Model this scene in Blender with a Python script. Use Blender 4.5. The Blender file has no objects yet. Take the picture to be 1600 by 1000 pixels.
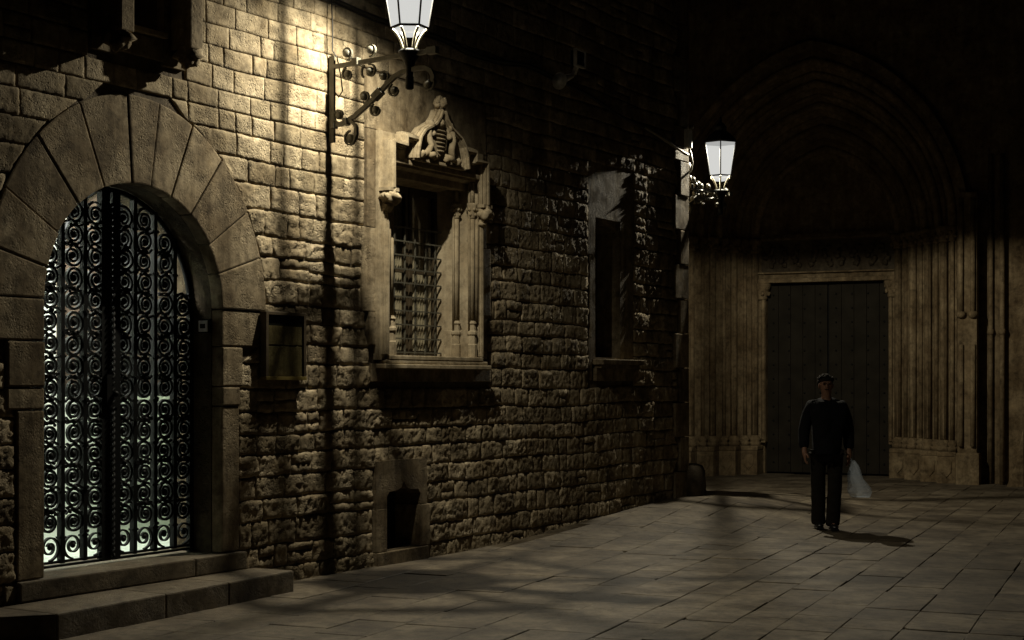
import bpy, bmesh, math, random
from mathutils import Vector, Matrix, noise
from math import sin, cos, pi, radians as R, hypot
random.seed(7)
S = bpy.context.scene
COL = S.collection

# ---------------------------------------------------------------- camera, world, exposure
cam = bpy.data.cameras.new('camera'); co = bpy.data.objects.new('camera', cam); COL.objects.link(co)
co.location = (0, 0, 1.6); co.rotation_euler = (R(90), 0, 0)
cam.sensor_width = 36; cam.lens = 36*2350/1600; cam.shift_y = 98/1600
cam.clip_start = .1; cam.clip_end = 600
S.camera = co
W = bpy.data.worlds.new('World'); S.world = W; W.use_nodes = True
wn = W.node_tree; bg = wn.nodes['Background']
sky = wn.nodes.new('ShaderNodeTexSky'); sky.sky_type = 'NISHITA'; sky.sun_disc = False
sky.sun_elevation = R(2); sky.sun_rotation = R(200)
wn.links.new(sky.outputs[0], bg.inputs[0]); bg.inputs[1].default_value = 0.0004
S.view_settings.view_transform = 'Standard'; S.view_settings.look = 'None'
S.view_settings.exposure = 0; S.view_settings.gamma = 1; S.view_settings.use_curve_mapping = False
LAMP1_W, LAMP2_W, HALL_W = 960, 900, 185

# ---------------------------------------------------------------- frames
U = Vector((.5251073, .8510360, 0)); N = Vector((.8510360, -.5251073, 0))
P0 = Vector((-3.2987655, 9.6901235, 0))
ROT = math.atan2(U.y, U.x)
CR = Vector((.92, -.392, 0)).normalized(); CN = Vector((-.392, -.92, 0)).normalized()
CO = Vector((5.475, 26.1, 0)); CROT = math.atan2(CR.y, CR.x)
def WP(s, t, z): return P0 + U*s + N*t + Vector((0, 0, z))
def smooth(a, b, x):
    x = min(1, max(0, (x-a)/(b-a))); return x*x*(3-2*x)
def gz(x, y):
    d = Vector((x, y, 0))-P0; s = d.dot(U); t = d.dot(N)
    g = .21*smooth(5.2, 10.6, s)*(1-smooth(10.6, 15, s))
    return g*(1-smooth(0.2, 2.3, t))

# ---------------------------------------------------------------- materials
class NT:
    def __init__(s, name):
        s.m = bpy.data.materials.new(name); s.m.use_nodes = True; s.t = s.m.node_tree
        s.t.nodes.clear(); s.o = s.t.nodes.new('ShaderNodeOutputMaterial')
    def n(s, typ, **k):
        q = s.t.nodes.new('ShaderNode'+typ)
        for a, v in k.items():
            if a.startswith('i_'):
                key = a[2:]; q.inputs[int(key) if key.isdigit() else key.replace('_', ' ')].default_value = v
            else: setattr(q, a, v)
        return q
    def l(s, a, b): s.t.links.new(a, b)
def ramp(nt, src, stops):
    r = nt.n('ValToRGB'); e = r.color_ramp.elements
    while len(e) < len(stops): e.new(.5)
    for q, (p, c) in zip(e, stops): q.position = p; q.color = (*c, 1) if len(c) == 3 else c
    nt.l(src, r.inputs[0]); return r
def stone_mat(name, c1, c2, dark, bump=.5, scale=1., rough=.9, streak=0.0, pits=.5, spec=.2, bd=.02, stain=.7):
    nt = NT(name); tc = nt.n('TexCoord')
    n1 = nt.n('TexNoise', i_Scale=2.3*scale, i_Detail=8, i_Roughness=.62); nt.l(tc.outputs['Object'], n1.inputs['Vector'])
    n2 = nt.n('TexNoise', i_Scale=14*scale, i_Detail=8, i_Roughness=.7); nt.l(tc.outputs['Object'], n2.inputs['Vector'])
    n3 = nt.n('TexNoise', i_Scale=75*scale, i_Detail=5, i_Roughness=.7); nt.l(tc.outputs['Object'], n3.inputs['Vector'])
    vo = nt.n('TexVoronoi', i_Scale=34*scale); nt.l(tc.outputs['Object'], vo.inputs['Vector'])
    at = nt.n('Attribute', attribute_name='tint')
    base = ramp(nt, at.outputs['Fac'], [(0, c1), (1, c2)])
    r1 = ramp(nt, n1.outputs['Fac'], [(.38, dark), (.62, (1, 1, 1))])
    r2 = ramp(nt, n2.outputs['Fac'], [(.3, (.42, .4, .37)), (.55, (1, 1, 1)), (.75, (1.15, 1.12, 1.05))])
    m1 = nt.n('MixRGB', blend_type='MULTIPLY'); m1.inputs[0].default_value = .85; nt.l(base.outputs[0], m1.inputs[1]); nt.l(r1.outputs[0], m1.inputs[2])
    m2 = nt.n('MixRGB', blend_type='MULTIPLY'); m2.inputs[0].default_value = .8; nt.l(m1.outputs[0], m2.inputs[1]); nt.l(r2.outputs[0], m2.inputs[2])
    n6 = nt.n('TexNoise', i_Scale=6.5*scale, i_Detail=9, i_Roughness=.72, i_Distortion=.6); nt.l(tc.outputs['Object'], n6.inputs['Vector'])
    r6 = ramp(nt, n6.outputs['Fac'], [(.36, (.34, .32, .29)), (.50, (.9, .88, .85)), (.66, (1.1, 1.08, 1.02))])
    m6 = nt.n('MixRGB', blend_type='MULTIPLY'); m6.inputs[0].default_value = stain; nt.l(m2.outputs[0], m6.inputs[1]); nt.l(r6.outputs[0], m6.inputs[2])
    out = m6.outputs[0]
    if streak:
        mp = nt.n('Mapping'); mp.inputs['Scale'].default_value = (7, 7, .7); nt.l(tc.outputs['Object'], mp.inputs[0])
        n4 = nt.n('TexNoise', i_Scale=1.6, i_Detail=6, i_Roughness=.6); nt.l(mp.outputs[0], n4.inputs['Vector'])
        r4 = ramp(nt, n4.outputs['Fac'], [(.4, (.35, .32, .28)), (.6, (1, 1, 1))])
        m3 = nt.n('MixRGB', blend_type='MULTIPLY'); m3.inputs[0].default_value = streak; nt.l(out, m3.inputs[1]); nt.l(r4.outputs[0], m3.inputs[2]); out = m3.outputs[0]
    b = nt.n('BsdfPrincipled'); b.inputs['Roughness'].default_value = rough; b.inputs['Specular IOR Level'].default_value = spec
    nt.l(out, b.inputs['Base Color'])
    # relief: fine grain plus pits
    a1 = nt.n('Math', operation='MULTIPLY_ADD'); nt.l(n2.outputs['Fac'], a1.inputs[0]); a1.inputs[1].default_value = 1.6
    nt.l(n3.outputs['Fac'], a1.inputs[2])
    pr = ramp(nt, vo.outputs['Distance'], [(.0, (0, 0, 0)), (.35, (1, 1, 1))])
    a2 = nt.n('Math', operation='MULTIPLY_ADD'); nt.l(pr.outputs[0], a2.inputs[0]); a2.inputs[1].default_value = pits; nt.l(a1.outputs[0], a2.inputs[2])
    bp = nt.n('Bump'); bp.inputs['Strength'].default_value = bump; bp.inputs['Distance'].default_value = bd
    n5 = nt.n('TexNoise', i_Scale=4.5*scale, i_Detail=3, i_Roughness=.5); nt.l(tc.outputs['Object'], n5.inputs['Vector'])
    mr = nt.n('MapRange'); mr.inputs[1].default_value = .4; mr.inputs[2].default_value = .64; mr.inputs[3].default_value = bump*.18; mr.inputs[4].default_value = bump
    nt.l(n5.outputs['Fac'], mr.inputs[0]); nt.l(mr.outputs[0], bp.inputs['Strength'])
    nt.l(a2.outputs[0], bp.inputs['Height']); nt.l(bp.outputs[0], b.inputs['Normal'])
    nt.l(b.outputs[0], nt.o.inputs[0]); return nt.m
def plain(name, c, rough=.6, metal=0., spec=.5, bump=0, bscale=60, var=.25):
    nt = NT(name); b = nt.n('BsdfPrincipled'); b.inputs['Roughness'].default_value = rough; b.inputs['Metallic'].default_value = metal
    b.inputs['Specular IOR Level'].default_value = spec
    tc = nt.n('TexCoord'); n = nt.n('TexNoise', i_Scale=bscale*.3, i_Detail=5); nt.l(tc.outputs['Object'], n.inputs['Vector'])
    r = ramp(nt, n.outputs['Fac'], [(.3, tuple(x*(1-var) for x in c)), (.7, tuple(x*(1+var) for x in c))])
    nt.l(r.outputs[0], b.inputs['Base Color'])
    if bump:
        n2 = nt.n('TexNoise', i_Scale=bscale, i_Detail=4); nt.l(tc.outputs['Object'], n2.inputs['Vector'])
        bp = nt.n('Bump'); bp.inputs['Strength'].default_value = bump; bp.inputs['Distance'].default_value = .01
        nt.l(n2.outputs['Fac'], bp.inputs['Height']); nt.l(bp.outputs[0], b.inputs['Normal'])
    nt.l(b.outputs[0], nt.o.inputs[0]); return nt.m
M = {}
M['rubble'] = stone_mat('rubble_stone', (.30, .25, .165), (.60, .51, .36), (.40, .36, .30), bump=1.0, pits=.8, bd=.03)
M['ashlar'] = stone_mat('smooth_ashlar', (.27, .22, .145), (.46, .39, .27), (.42, .37, .31), bump=.6, pits=.6, streak=.55)
M['carved'] = stone_mat('carved_stone', (.42, .355, .245), (.47, .40, .28), (.7, .66, .6), bump=.12, pits=.15, streak=.35, stain=.3)
M['mortar'] = stone_mat('mortar', (.13, .11, .08), (.16, .13, .09), (.5, .45, .4), bump=.8, pits=.5)
M['reveal_shade'] = stone_mat('shade_dark_stone', (.10, .08, .05), (.12, .095, .06), (.4, .36, .3), bump=.8, pits=.6, bd=.03)  # gateway stone coloured darker to stand in for shade inside the reveal
M['church'] = stone_mat('church_stone', (.26, .20, .12), (.36, .285, .175), (.5, .45, .4), bump=.5, pits=.5, streak=.4)
M['paver'] = stone_mat('paving_stone', (.125, .102, .070), (.20, .168, .118), (.34, .30, .26), bump=.5, scale=.8, rough=.7, pits=.15, spec=.35)
M['joint'] = stone_mat('dark_joint_dirt', (.09, .08, .06), (.10, .09, .065), (.6, .6, .6), bump=.5)
M['iron'] = plain('painted_black_iron', (.005, .0055, .0055), .55, .0, .14, .25, 90)
M['bracket'] = plain('grey_green_iron', (.085, .08, .06), .5, .0, .5, .3, 60)
M['gallery'] = plain('pale_lamp_legs', (.26, .24, .18), .5, 0, .5)
M['wood'] = plain('weathered_wood', (.055, .04, .022), .6, 0, .4, .4, 30)
M['door'] = plain('studded_door_wood', (.020, .017, .012), .8, 0, .1, .4, 14)
M['ochre'] = plain('ochre_painted_wood', (.16, .12, .03), .6, 0, .4, .3, 30)
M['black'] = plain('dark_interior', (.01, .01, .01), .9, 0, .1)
M['cable'] = plain('black_cable', (.02, .018, .015), .6, 0, .4)
M['greyplastic'] = plain('pale_grey_plastic', (.6, .6, .57), .5, 0, .5)
M['plaster'] = plain('hall_plaster', (.62, .66, .58), .9, 0, .2, .2, 12, .08)
M['tile'] = plain('hall_floor', (.42, .47, .40), .6, 0, .3)
M['brownwall'] = plain('brown_inner_door', (.09, .065, .045), .5, 0, .4, .1, 30)
M['curtain'] = plain('cream_curtain', (.42, .37, .27), .9, 0, .1)
M['jacket'] = plain('black_jacket_cloth', (.007, .007, .008), .9, 0, .15, .3, 40)
M['trousers'] = plain('dark_brown_trousers', (.014, .0115, .008), .9, 0, .15, .3, 60)
M['skin'] = plain('skin', (.26, .14, .09), .55, 0, .4, 0, 60, .1)
M['hair'] = plain('dark_hair', (.02, .015, .01), .8, 0, .12, .5, 120)
M['shoe'] = plain('black_leather', (.01, .01, .01), .4, 0, .5)
def pane_mat(name, col, e, tr):
    nt = NT(name); em = nt.n('Emission'); em.inputs[0].default_value = (*col, 1); em.inputs[1].default_value = e
    tb = nt.n('BsdfTransparent'); tb.inputs[0].default_value = (tr, tr*.99, tr*.97, 1)
    a = nt.n('AddShader'); nt.l(em.outputs[0], a.inputs[0]); nt.l(tb.outputs[0], a.inputs[1]); nt.l(a.outputs[0], nt.o.inputs[0]); return nt.m
M['lampglass'] = pane_mat('glowing_lamp_glass', (1., 1., .965), .40, .62)
def glass_mat(name, tint, gl, rough=.05):
    nt = NT(name); tb = nt.n('BsdfTransparent'); tb.inputs[0].default_value = (*tint, 1)
    g = nt.n('BsdfGlossy'); g.inputs['Roughness'].default_value = rough; g.inputs[0].default_value = (1, 1, 1, 1)
    m = nt.n('MixShader'); m.inputs[0].default_value = gl; nt.l(tb.outputs[0], m.inputs[1]); nt.l(g.outputs[0], m.inputs[2]); nt.l(m.outputs[0], nt.o.inputs[0]); return nt.m
M['glass'] = glass_mat('window_glass', (.9, .9, .88), .06)
M['acrylic'] = glass_mat('greenish_board_glass', (.86, .87, .80), .06, .2)
nt = NT('thin_white_plastic'); d = nt.n('BsdfDiffuse'); d.inputs[0].default_value = (.42, .50, .60, 1)
tl = nt.n('BsdfTranslucent'); tl.inputs[0].default_value = (.5, .55, .6, 1); tb = nt.n('BsdfTransparent')
m1 = nt.n('MixShader'); m1.inputs[0].default_value = .5; nt.l(d.outputs[0], m1.inputs[1]); nt.l(tl.outputs[0], m1.inputs[2])
m2 = nt.n('MixShader'); m2.inputs[0].default_value = .68; nt.l(m1.outputs[0], m2.inputs[1]); nt.l(tb.outputs[0], m2.inputs[2]); nt.l(m2.outputs[0], nt.o.inputs[0])
M['bag'] = nt.m

# ---------------------------------------------------------------- mesh helpers
class MB:
    def __init__(s): s.v = []; s.f = []; s.tint = []; s.sm = []; s.ct = .5; s.cs = False
    def face(s, idx): s.f.append(idx); s.tint.append(s.ct); s.sm.append(s.cs)
    def add(s, vs, fs, smooth=False):
        o = len(s.v); s.v += [tuple(v) for v in vs]; s.cs = smooth
        for f in fs: s.face([i+o for i in f])
        s.cs = False
    def box(s, x0, x1, y0, y1, z0, z1):
        s.add([(x0,y0,z0),(x1,y0,z0),(x1,y1,z0),(x0,y1,z0),(x0,y0,z1),(x1,y0,z1),(x1,y1,z1),(x0,y1,z1)],
              [(0,3,2,1),(4,5,6,7),(0,1,5,4),(1,2,6,5),(2,3,7,6),(3,0,4,7)])
    def bar(s, a, b, w, h=None, up=(0,0,1)):
        a = Vector(a); b = Vector(b); d = (b-a).normalized(); h = h or w
        u = Vector(up)
        if abs(d.dot(u)) > .95: u = Vector((0,1,0)) if abs(d.y) < .9 else Vector((1,0,0))
        r = d.cross(u).normalized(); q = r.cross(d)
        vs = [p+r*(i*w/2)+q*(j*h/2) for p in (a,b) for i,j in ((-1,-1),(1,-1),(1,1),(-1,1))]
        s.add(vs, [(0,1,2,3),(7,6,5,4),(0,4,5,1),(1,5,6,2),(2,6,7,3),(3,7,4,0)])
    def tube(s, pts, r, n=8, cap=True, flat=None, closed=False):
        pts = [Vector(p) for p in pts]; k = len(pts); rs = r if isinstance(r, (list, tuple)) else [r]*k
        vs = []; pr = None
        for i, p in enumerate(pts):
            if closed: d = pts[(i+1) % k]-pts[i-1]
            else: d = pts[min(i+1,k-1)]-pts[max(i-1,0)]
            d = d.normalized() if d.length > 1e-9 else Vector((0,0,1))
            if pr is None:
                u = Vector((0,0,1)) if abs(d.z) < .9 else Vector((0,1,0)); pr = d.cross(u).normalized()
            else:
                pr = pr-d*pr.dot(d); pr.normalize()
            q = d.cross(pr)
            for j in range(n):
                a = 2*pi*j/n; vs.append(p+(pr*cos(a)+q*sin(a))*rs[i])
        fs = []
        for i in range(k if closed else k-1):
            i2 = (i+1) % k
            for j in range(n): fs.append((i*n+j, i*n+(j+1)%n, i2*n+(j+1)%n, i2*n+j))
        if cap and not closed: fs += [tuple(range(n))[::-1], tuple((k-1)*n+j for j in range(n))]
        s.add(vs, fs, True)
    def ribbon(s, pts, nrm, w, th):
        """rectangular bar swept along pts lying in a plane with normal nrm"""
        pts = [Vector(p) for p in pts]; nrm = Vector(nrm); k = len(pts); vs = []
        for i, p in enumerate(pts):
            d = (pts[min(i+1,k-1)]-pts[max(i-1,0)]).normalized(); q = d.cross(nrm).normalized()
            for a, b in ((-1,-1),(1,-1),(1,1),(-1,1)): vs.append(p+q*(a*th/2)+nrm*(b*w/2))
        fs = [(i*4+j, i*4+(j+1)%4, (i+1)*4+(j+1)%4, (i+1)*4+j) for i in range(k-1) for j in range(4)]
        fs += [(3,2,1,0), tuple((k-1)*4+j for j in range(4))]
        s.add(vs, fs)
    def lathe(s, prof, c=(0,0,0), n=16, rot=0, smooth=True, squash=(1,1)):
        c = Vector(c); vs = [c+Vector((r*cos(rot+2*pi*j/n)*squash[0], r*sin(rot+2*pi*j/n)*squash[1], z)) for r, z in prof for j in range(n)]
        fs = [(i*n+j, i*n+(j+1)%n, (i+1)*n+(j+1)%n, (i+1)*n+j) for i in range(len(prof)-1) for j in range(n)]
        if prof[0][0] > 1e-4: fs.append(tuple(range(n))[::-1])
        if prof[-1][0] > 1e-4: fs.append(tuple((len(prof)-1)*n+j for j in range(n)))
        s.add(vs, fs, smooth)
    def blob(s, c, r, n=10, m=7, sq=(1,1,1), rough=0, seed=0):
        c = Vector(c); vs = []; fs = []
        for i in range(m+1):
            th = pi*i/m
            for j in range(n):
                a = 2*pi*j/n; d = Vector((sin(th)*cos(a), sin(th)*sin(a), cos(th)))
                k = 1+rough*noise.noise(d*1.8+Vector((seed*3.1, seed, 0)))
                vs.append(c+Vector((d.x*sq[0], d.y*sq[1], d.z*sq[2]))*r*k)
        fs = [(i*n+j, (i+1)*n+j, (i+1)*n+(j+1)%n, i*n+(j+1)%n) for i in range(m) for j in range(n)]
        s.add(vs, fs, True)
    def prism(s, poly, y0, y1):
        """polygon in x,z pulled from y0 (front) to y1"""
        k = len(poly); vs = [(x, y0, z) for x, z in poly]+[(x, y1, z) for x, z in poly]
        s.add(vs, [tuple(range(k)), tuple(range(2*k-1, k-1, -1))]+[(i, i+k, (i+1)%k+k, (i+1)%k) for i in range(k)])
    def build(s, name, mat, parent=None, bevel=0, loc=None, segs=2, fix=True):
        me = bpy.data.meshes.new(name); me.from_pydata(s.v, [], s.f); me.update()
        for p, q in zip(me.polygons, s.sm): p.use_smooth = q
        a = me.attributes.new('tint', 'FLOAT', 'FACE'); a.data.foreach_set('value', s.tint)
        bm = bmesh.new(); bm.from_mesh(me)
        bmesh.ops.remove_doubles(bm, verts=bm.verts, dist=1e-5)
        if fix: bmesh.ops.recalc_face_normals(bm, faces=bm.faces)
        if bevel:
            es = [e for e in bm.edges if len(e.link_faces) == 2 and e.calc_face_angle(0) > .5]
            bmesh.ops.bevel(bm, geom=es, offset=bevel, segments=segs, affect='EDGES', profile=.6)
        bm.to_mesh(me); bm.free()
        if isinstance(mat, str): mat = M[mat]
        me.materials.append(mat)
        o = bpy.data.objects.new(name, me); COL.objects.link(o)
        if parent: o.parent = parent
        if loc: o.location = loc
        return o
def empty(name, loc=(0,0,0), rz=0, label=None, cat=None, group=None, kind=None):
    o = bpy.data.objects.new(name, None); COL.objects.link(o); o.location = loc; o.rotation_euler = (0,0,rz)
    o.empty_display_size = .2
    tag(o, label, cat, group, kind); return o
def tag(o, label=None, cat=None, group=None, kind=None):
    if label: o['label'] = label
    if cat: o['category'] = cat
    if group: o['group'] = group
    if kind: o['kind'] = kind
    return o
def link_copy(src, parent, loc, rot=(0,0,0), sc=(1,1,1)):
    c = src.copy(); COL.objects.link(c); c.parent = parent; c.location = loc; c.rotation_euler = rot; c.scale = sc; return c
def ns(x, y, z, sc): return noise.noise(Vector((x*sc, y*sc, z*sc)))

# ================================================================= GROUND
g1 = Vector((.3916, .9201, 0)).normalized(); g2 = Vector((.9201, -.3916, 0)).normalized()
def gp(a, b):
    p = g2*a+g1*b; return p
mb = MB(); nx, ny = 60, 60
vs = []; fs = []
for j in range(ny+1):
    for i in range(nx+1):
        x = -14+34*i/nx; y = 2+34*j/ny; vs.append((x, y, gz(x, y)-.011))
for j in range(ny):
    for i in range(nx):
        k = j*(nx+1)+i; fs.append((k, k+1, k+nx+2, k+nx+1))
mb.add(vs, fs, True)
# far skirt reaching the horizon
B = 500
mb.add([(-B,-B,-.011),(B,-B,-.011),(B,2,-.011),(-B,2,-.011),(-B,36,-.011),(B,36,-.011),(B,B,-.011),(-B,B,-.011),(-14,2,-.011),(-14,36,-.011),(20,2,-.011),(20,36,-.011)],
       [(0,1,2,10,8,3),(3,8,9,4),(10,2,5,11),(4,9,11,5,6,7)])
ground = mb.build('ground', 'joint'); tag(ground, kind='structure')
pav = empty('pavement', kind='structure')
# list of slabs
slabs = []
a = -9.2
rr = random.Random(3)
while a < 2.6:
    w = rr.uniform(.27, .52); b = 6.3+rr.uniform(0, .6)
    while b < 26.6:
        ln = rr.uniform(.35, 1.0); c = gp(a+w/2, b+ln/2)
        d = c-P0; s_ = d.dot(U); t_ = d.dot(N)
        e_ = (c-CO).dot(CN); q_ = (c-CO).dot(CR)
        if not (s_ < 10.9 and t_ < -.25) and e_ > -.2:
            jt = [(rr.uniform(-.006, .006), rr.uniform(-.01, .01)) for _ in range(4)]
            V = 2350/c.y; xi = 800+V*c.x
            slabs.append((-(w*ln*V*V*1.6/c.y) if -120 < xi < 1720 and c.y > 9 else 0, a, b, w, ln, jt, rr.random(), rr.uniform(-.0035, .0035), rr.uniform(-.006,.006), rr.uniform(-.005,.005), rr.random()))
        b += ln
    a += w
slabs.sort(key=lambda q: q[0])
def slab_into(mb, sl):
    _, a, b, w, ln, jt, tint, dz, tx, ty, brk = sl
    mb.ct = tint; g = .0018
    cs = [(a+g+jt[0][0], b+g+jt[0][1]), (a+w-g+jt[1][0], b+g+jt[1][1]), (a+w-g+jt[2][0], b+ln-g+jt[2][1]), (a+g+jt[3][0], b+ln-g+jt[3][1])]
    # chipped corner
    pts = []
    for k, c in enumerate(cs):
        if (brk*7+k) % 4 < .08:
            p, q = cs[k-1], cs[(k+1) % 4]; f = .07+.05*brk
            pts += [(c[0]+(p[0]-c[0])*f, c[1]+(p[1]-c[1])*f), (c[0]+(q[0]-c[0])*f*1.2, c[1]+(q[1]-c[1])*f)]
        else:
            pts.append(c)
            n_ = cs[(k+1) % 4]
            pts.append(((c[0]+n_[0])/2+(brk-.5)*.008, (c[1]+n_[1])/2+(tint-.5)*.008))
    ca, cb = a+w/2, b+ln/2; n = len(pts); vs = []
    for inset, dzz in ((0, -.024), (0, -.004), (.006, 0.0)):
        for (pa, pb) in pts:
            va, vb = ca-pa, cb-pb; L = hypot(va, vb); pa2, pb2 = pa+va/L*inset, pb+vb/L*inset
            p = gp(pa2, pb2); z = gz(p.x, p.y)+dz+tx*(pa2-ca)+ty*(pb2-cb)+dzz
            if dzz == -.024: z = gz(p.x, p.y)-.03
            vs.append((p.x, p.y, z))
    fs = [tuple(range(2*n, 3*n))]
    for r_ in range(2):
        for i in range(n): fs.append((r_*n+i, r_*n+(i+1)%n, (r_+1)*n+(i+1)%n, (r_+1)*n+i))
    mb.add(vs, fs)
for sl in slabs[:295]:
    mb = MB(); slab_into(mb, sl); mb.build('paving_slab', 'paver', pav)
mb = MB()
for sl in slabs[295:]: slab_into(mb, sl)
o = mb.build('paving_slabs_far', 'paver', pav); o['kind'] = 'stuff'

# ================================================================= HOUSE
house = empty('stone_house', P0, ROT, 'old rubble stone town house with arched iron gate and carved window along the left', 'house')
AC = (1.206, 2.16); RI = .857
def rout(th): return 1.36+.13*abs(sin(th))**3
W1 = (4.22, 5.62); W1C = 4.84
ZT = 7.6; SR = 10.362
# --- no-stone zones: function (z) -> list of (s0,s1)
def zones(z):
    out = []
    # arch
    dz = z-AC[1]
    if z >= AC[1]:
        for _ in range(1):
            # solve half width for outer profile
            if dz < 1.49:
                lo, hi = 0, 1.4
                for _k in range(20):
                    m = (lo+hi)/2; th = math.atan2(dz, m)
                    if hypot(m, dz) < rout(th): lo = m
                    else: hi = m
                out.append((AC[0]-lo, AC[0]+lo))
    elif z > .0:
        for z0, z1, l, r in JAMB:
            if z0 <= z < z1: out.append((l, r)); break
    if 1.92 < z < 4.295: out.append((3.86, 5.775))
    if 1.60 < z <= 1.92: out.append((3.93, 5.86))
    if .0 < z < .92: out.append((3.985, 4.76))
    if 1.62 < z < 4.06: out.append((7.86, 8.95))
    if 3.85 < z: out.append((.74, 1.68))
    # quoins
    if z > .1:
        k = int((z-.1)/.42); out.append((10.12 if k % 2 else 9.98, 12))
    return out
JAMB = [(0, .30, .30, 2.28), (.30, 1.42, .12, 2.255), (1.42, 1.57, .04, 2.255), (1.57, 1.875, .04, 2.29), (1.875, 2.16, -.14, 2.54)]
rr = random.Random(11)
courses = []; z = -.04
while z < ZT:
    h = rr.uniform(.148, .205) if z > .3 else rr.uniform(.15, .19)
    courses.append((z, z+h)); z += h
stones = []
def free(z):
    zs = sorted(zones(z)); res = []; x = -1.2
    for a, b in zs:
        if a > x: res.append((x, a))
        x = max(x, b)
    if x < SR: res.append((x, SR))
    return res
for z0, z1 in courses:
    f0 = free(z0+.012); f1 = free(z1-.012); fm = free((z0+z1)/2)
    for (ma, mb_) in fm:
        # matching lower and upper intervals
        lo = min(f0, key=lambda q: abs(q[0]-ma)+abs(q[1]-mb_)); hi = min(f1, key=lambda q: abs(q[0]-ma)+abs(q[1]-mb_))
        la = lo[0] if abs(lo[0]-ma) < .45 else ma; lb = lo[1] if abs(lo[1]-mb_) < .45 else mb_
        ha = hi[0] if abs(hi[0]-ma) < .45 else ma; hb = hi[1] if abs(hi[1]-mb_) < .45 else mb_
        w = mb_-ma
        if w < .05: continue
        cuts = [0]; x = 0
        while True:
            st = rr.uniform(.15, .42)
            if x+st > w-.12: break
            x += st; cuts.append(x)
        cuts.append(w)
        for c0, c1 in zip(cuts, cuts[1:]):
            l0 = la if c0 == 0 else ma+c0; h0 = ha if c0 == 0 else ma+c0+rr.uniform(-.008, .008)
            l1 = lb if c1 == w else ma+c1; h1 = hb if c1 == w else ma+c1+rr.uniform(-.008, .008)
            if l1-l0 < .03 and h1-h0 < .03: continue
            l1 = max(l1, l0+.012); h1 = max(h1, h0+.012)
            sm = (l0+l1+h0+h1)/4; zm = (z0+z1)/2
            V = .10778*1; p = WP(sm, 0, zm); V = 2350/p.y; xi = 800+V*p.x; yi = 598-V*(zm-1.6)
            rank = -(c1-c0)*(z1-z0)*V*V*(.85-.03*sm) if -30 < xi < 1100 and -30 < yi < 1000 else 0
            if rr.random() < .09 and z1-z0 > .16 and abs(l0-h0) < .02 and abs(l1-h1) < .02:
                zc_ = z0+(z1-z0)*rr.uniform(.4, .6)
                stones.append((rank*.5, l0, l1, h0, h1, z0, zc_, rr.random(), rr.random())); stones.append((rank*.5, l0, l1, h0, h1, zc_, z1, rr.random(), rr.random()))
            else: stones.append((rank, l0, l1, h0, h1, z0, z1, rr.random(), rr.random()))
stones.sort(key=lambda q: q[0])
def warp(s_, z_):
    if s_ < 2.6 and z_ < 3.8: k = smooth(2.2, 2.7, s_)
    elif 3.7 < s_ < 5.95 and .85 < z_ < 4.4: k = 0
    elif 3.8 < s_ < 4.9 and z_ < 1.1: k = 0
    else: k = 1
    return k*(.026*noise.noise(Vector((s_*.75, 1.5, z_*1.3)))+.012*noise.noise(Vector((s_*2.4, 4.5, z_*3))))
def stone_into(mb, st, fine=1.0):
    _, l0, l1, h0, h1, z0, z1, tint, rnd = st
    mb.ct = tint
    zm = (z0+z1)/2; w = max(l1-l0, h1-h0)
    sm_ = smooth(2.6, 3.9, zm)*(1-smooth(3.8, 6, (l0+l1)/2)*.6)
    rough = (1-.8*sm_)*(.7+.6*rnd)
    g = .005-.002*sm_
    nx_ = max(3, int(w/(.018/fine))); nz = max(3, int((z1-z0)/(.018/fine)))
    base = .004+.012*(rnd-.3)*rough
    wob = Vector((rnd*9, tint*7, 0))
    def pos(i, k):
        u, v = i/nx_, k/nz
        zz = z0+g+(z1-z0-2*g)*v
        a_ = l0+(h0-l0)*v+g; b_ = l1+(h1-l1)*v-g
        if b_ < a_+.004: b_ = a_+.004
        s_ = a_+(b_-a_)*u
        # irregular outline
        du = min(u, 1-u)*(b_-a_); dv = min(v, 1-v)*(z1-z0-2*g); e = min(du, dv)
        jit = .010*rough
        s2 = s_+jit*ns(s_, rnd*5, zz, 14)*(1 if 0 < k < nz or True else 0)*.8
        z2 = zz+jit*ns(s_, 3+rnd*5, zz, 11)
        rr_ = .03
        rnd_e = (1-min(1, e/.014))**2*.0085*(.35+.75*rough)
        cd = hypot(max(0, .03-du), max(0, .03-dv)); rnd_e += max(0, cd-.03)*.5*rough
        h = base+rough*(.008*ns(s_, wob.x, zz, 7)+.011*ns(s_, wob.y, zz, 22)+.013*ns(s_, 2, zz, 50))-rnd_e
        h += .002*ns(s_, 8, zz, 30)
        z2 += warp(s2, z2)
        return (s2, -h, z2)
    vs = [pos(i, k) for k in range(nz+1) for i in range(nx_+1)]
    fs = []; q = nx_+1
    for k in range(nz):
        for i in range(nx_): fs.append((k*q+i, k*q+i+1, (k+1)*q+i+1, (k+1)*q+i))
    # skirt
    ring = [i for i in range(q)]+[k*q+nx_ for k in range(1, nz+1)]+[nz*q+i for i in range(nx_-1, -1, -1)]+[k*q for k in range(nz-1, 0, -1)]
    b0 = len(vs)
    for i in ring: vs.append((vs[i][0], .06, vs[i][2]))
    m_ = len(ring)
    for i in range(m_): fs.append((ring[i], b0+i, b0+(i+1)%m_, ring[(i+1)%m_]))
    mb.add(vs, fs, True)
NSTONE = 292
for st in stones[:NSTONE]:
    mb = MB(); stone_into(mb, st, 1.0); mb.build('stone', 'rubble', house, fix=False)
mb = MB()
for st in stones[NSTONE:]:
    stone_into(mb, st, .8 if st[0] < 0 else .3)
o = mb.build('small_stones', 'rubble', house, fix=False); o['kind'] = 'stuff'

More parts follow.
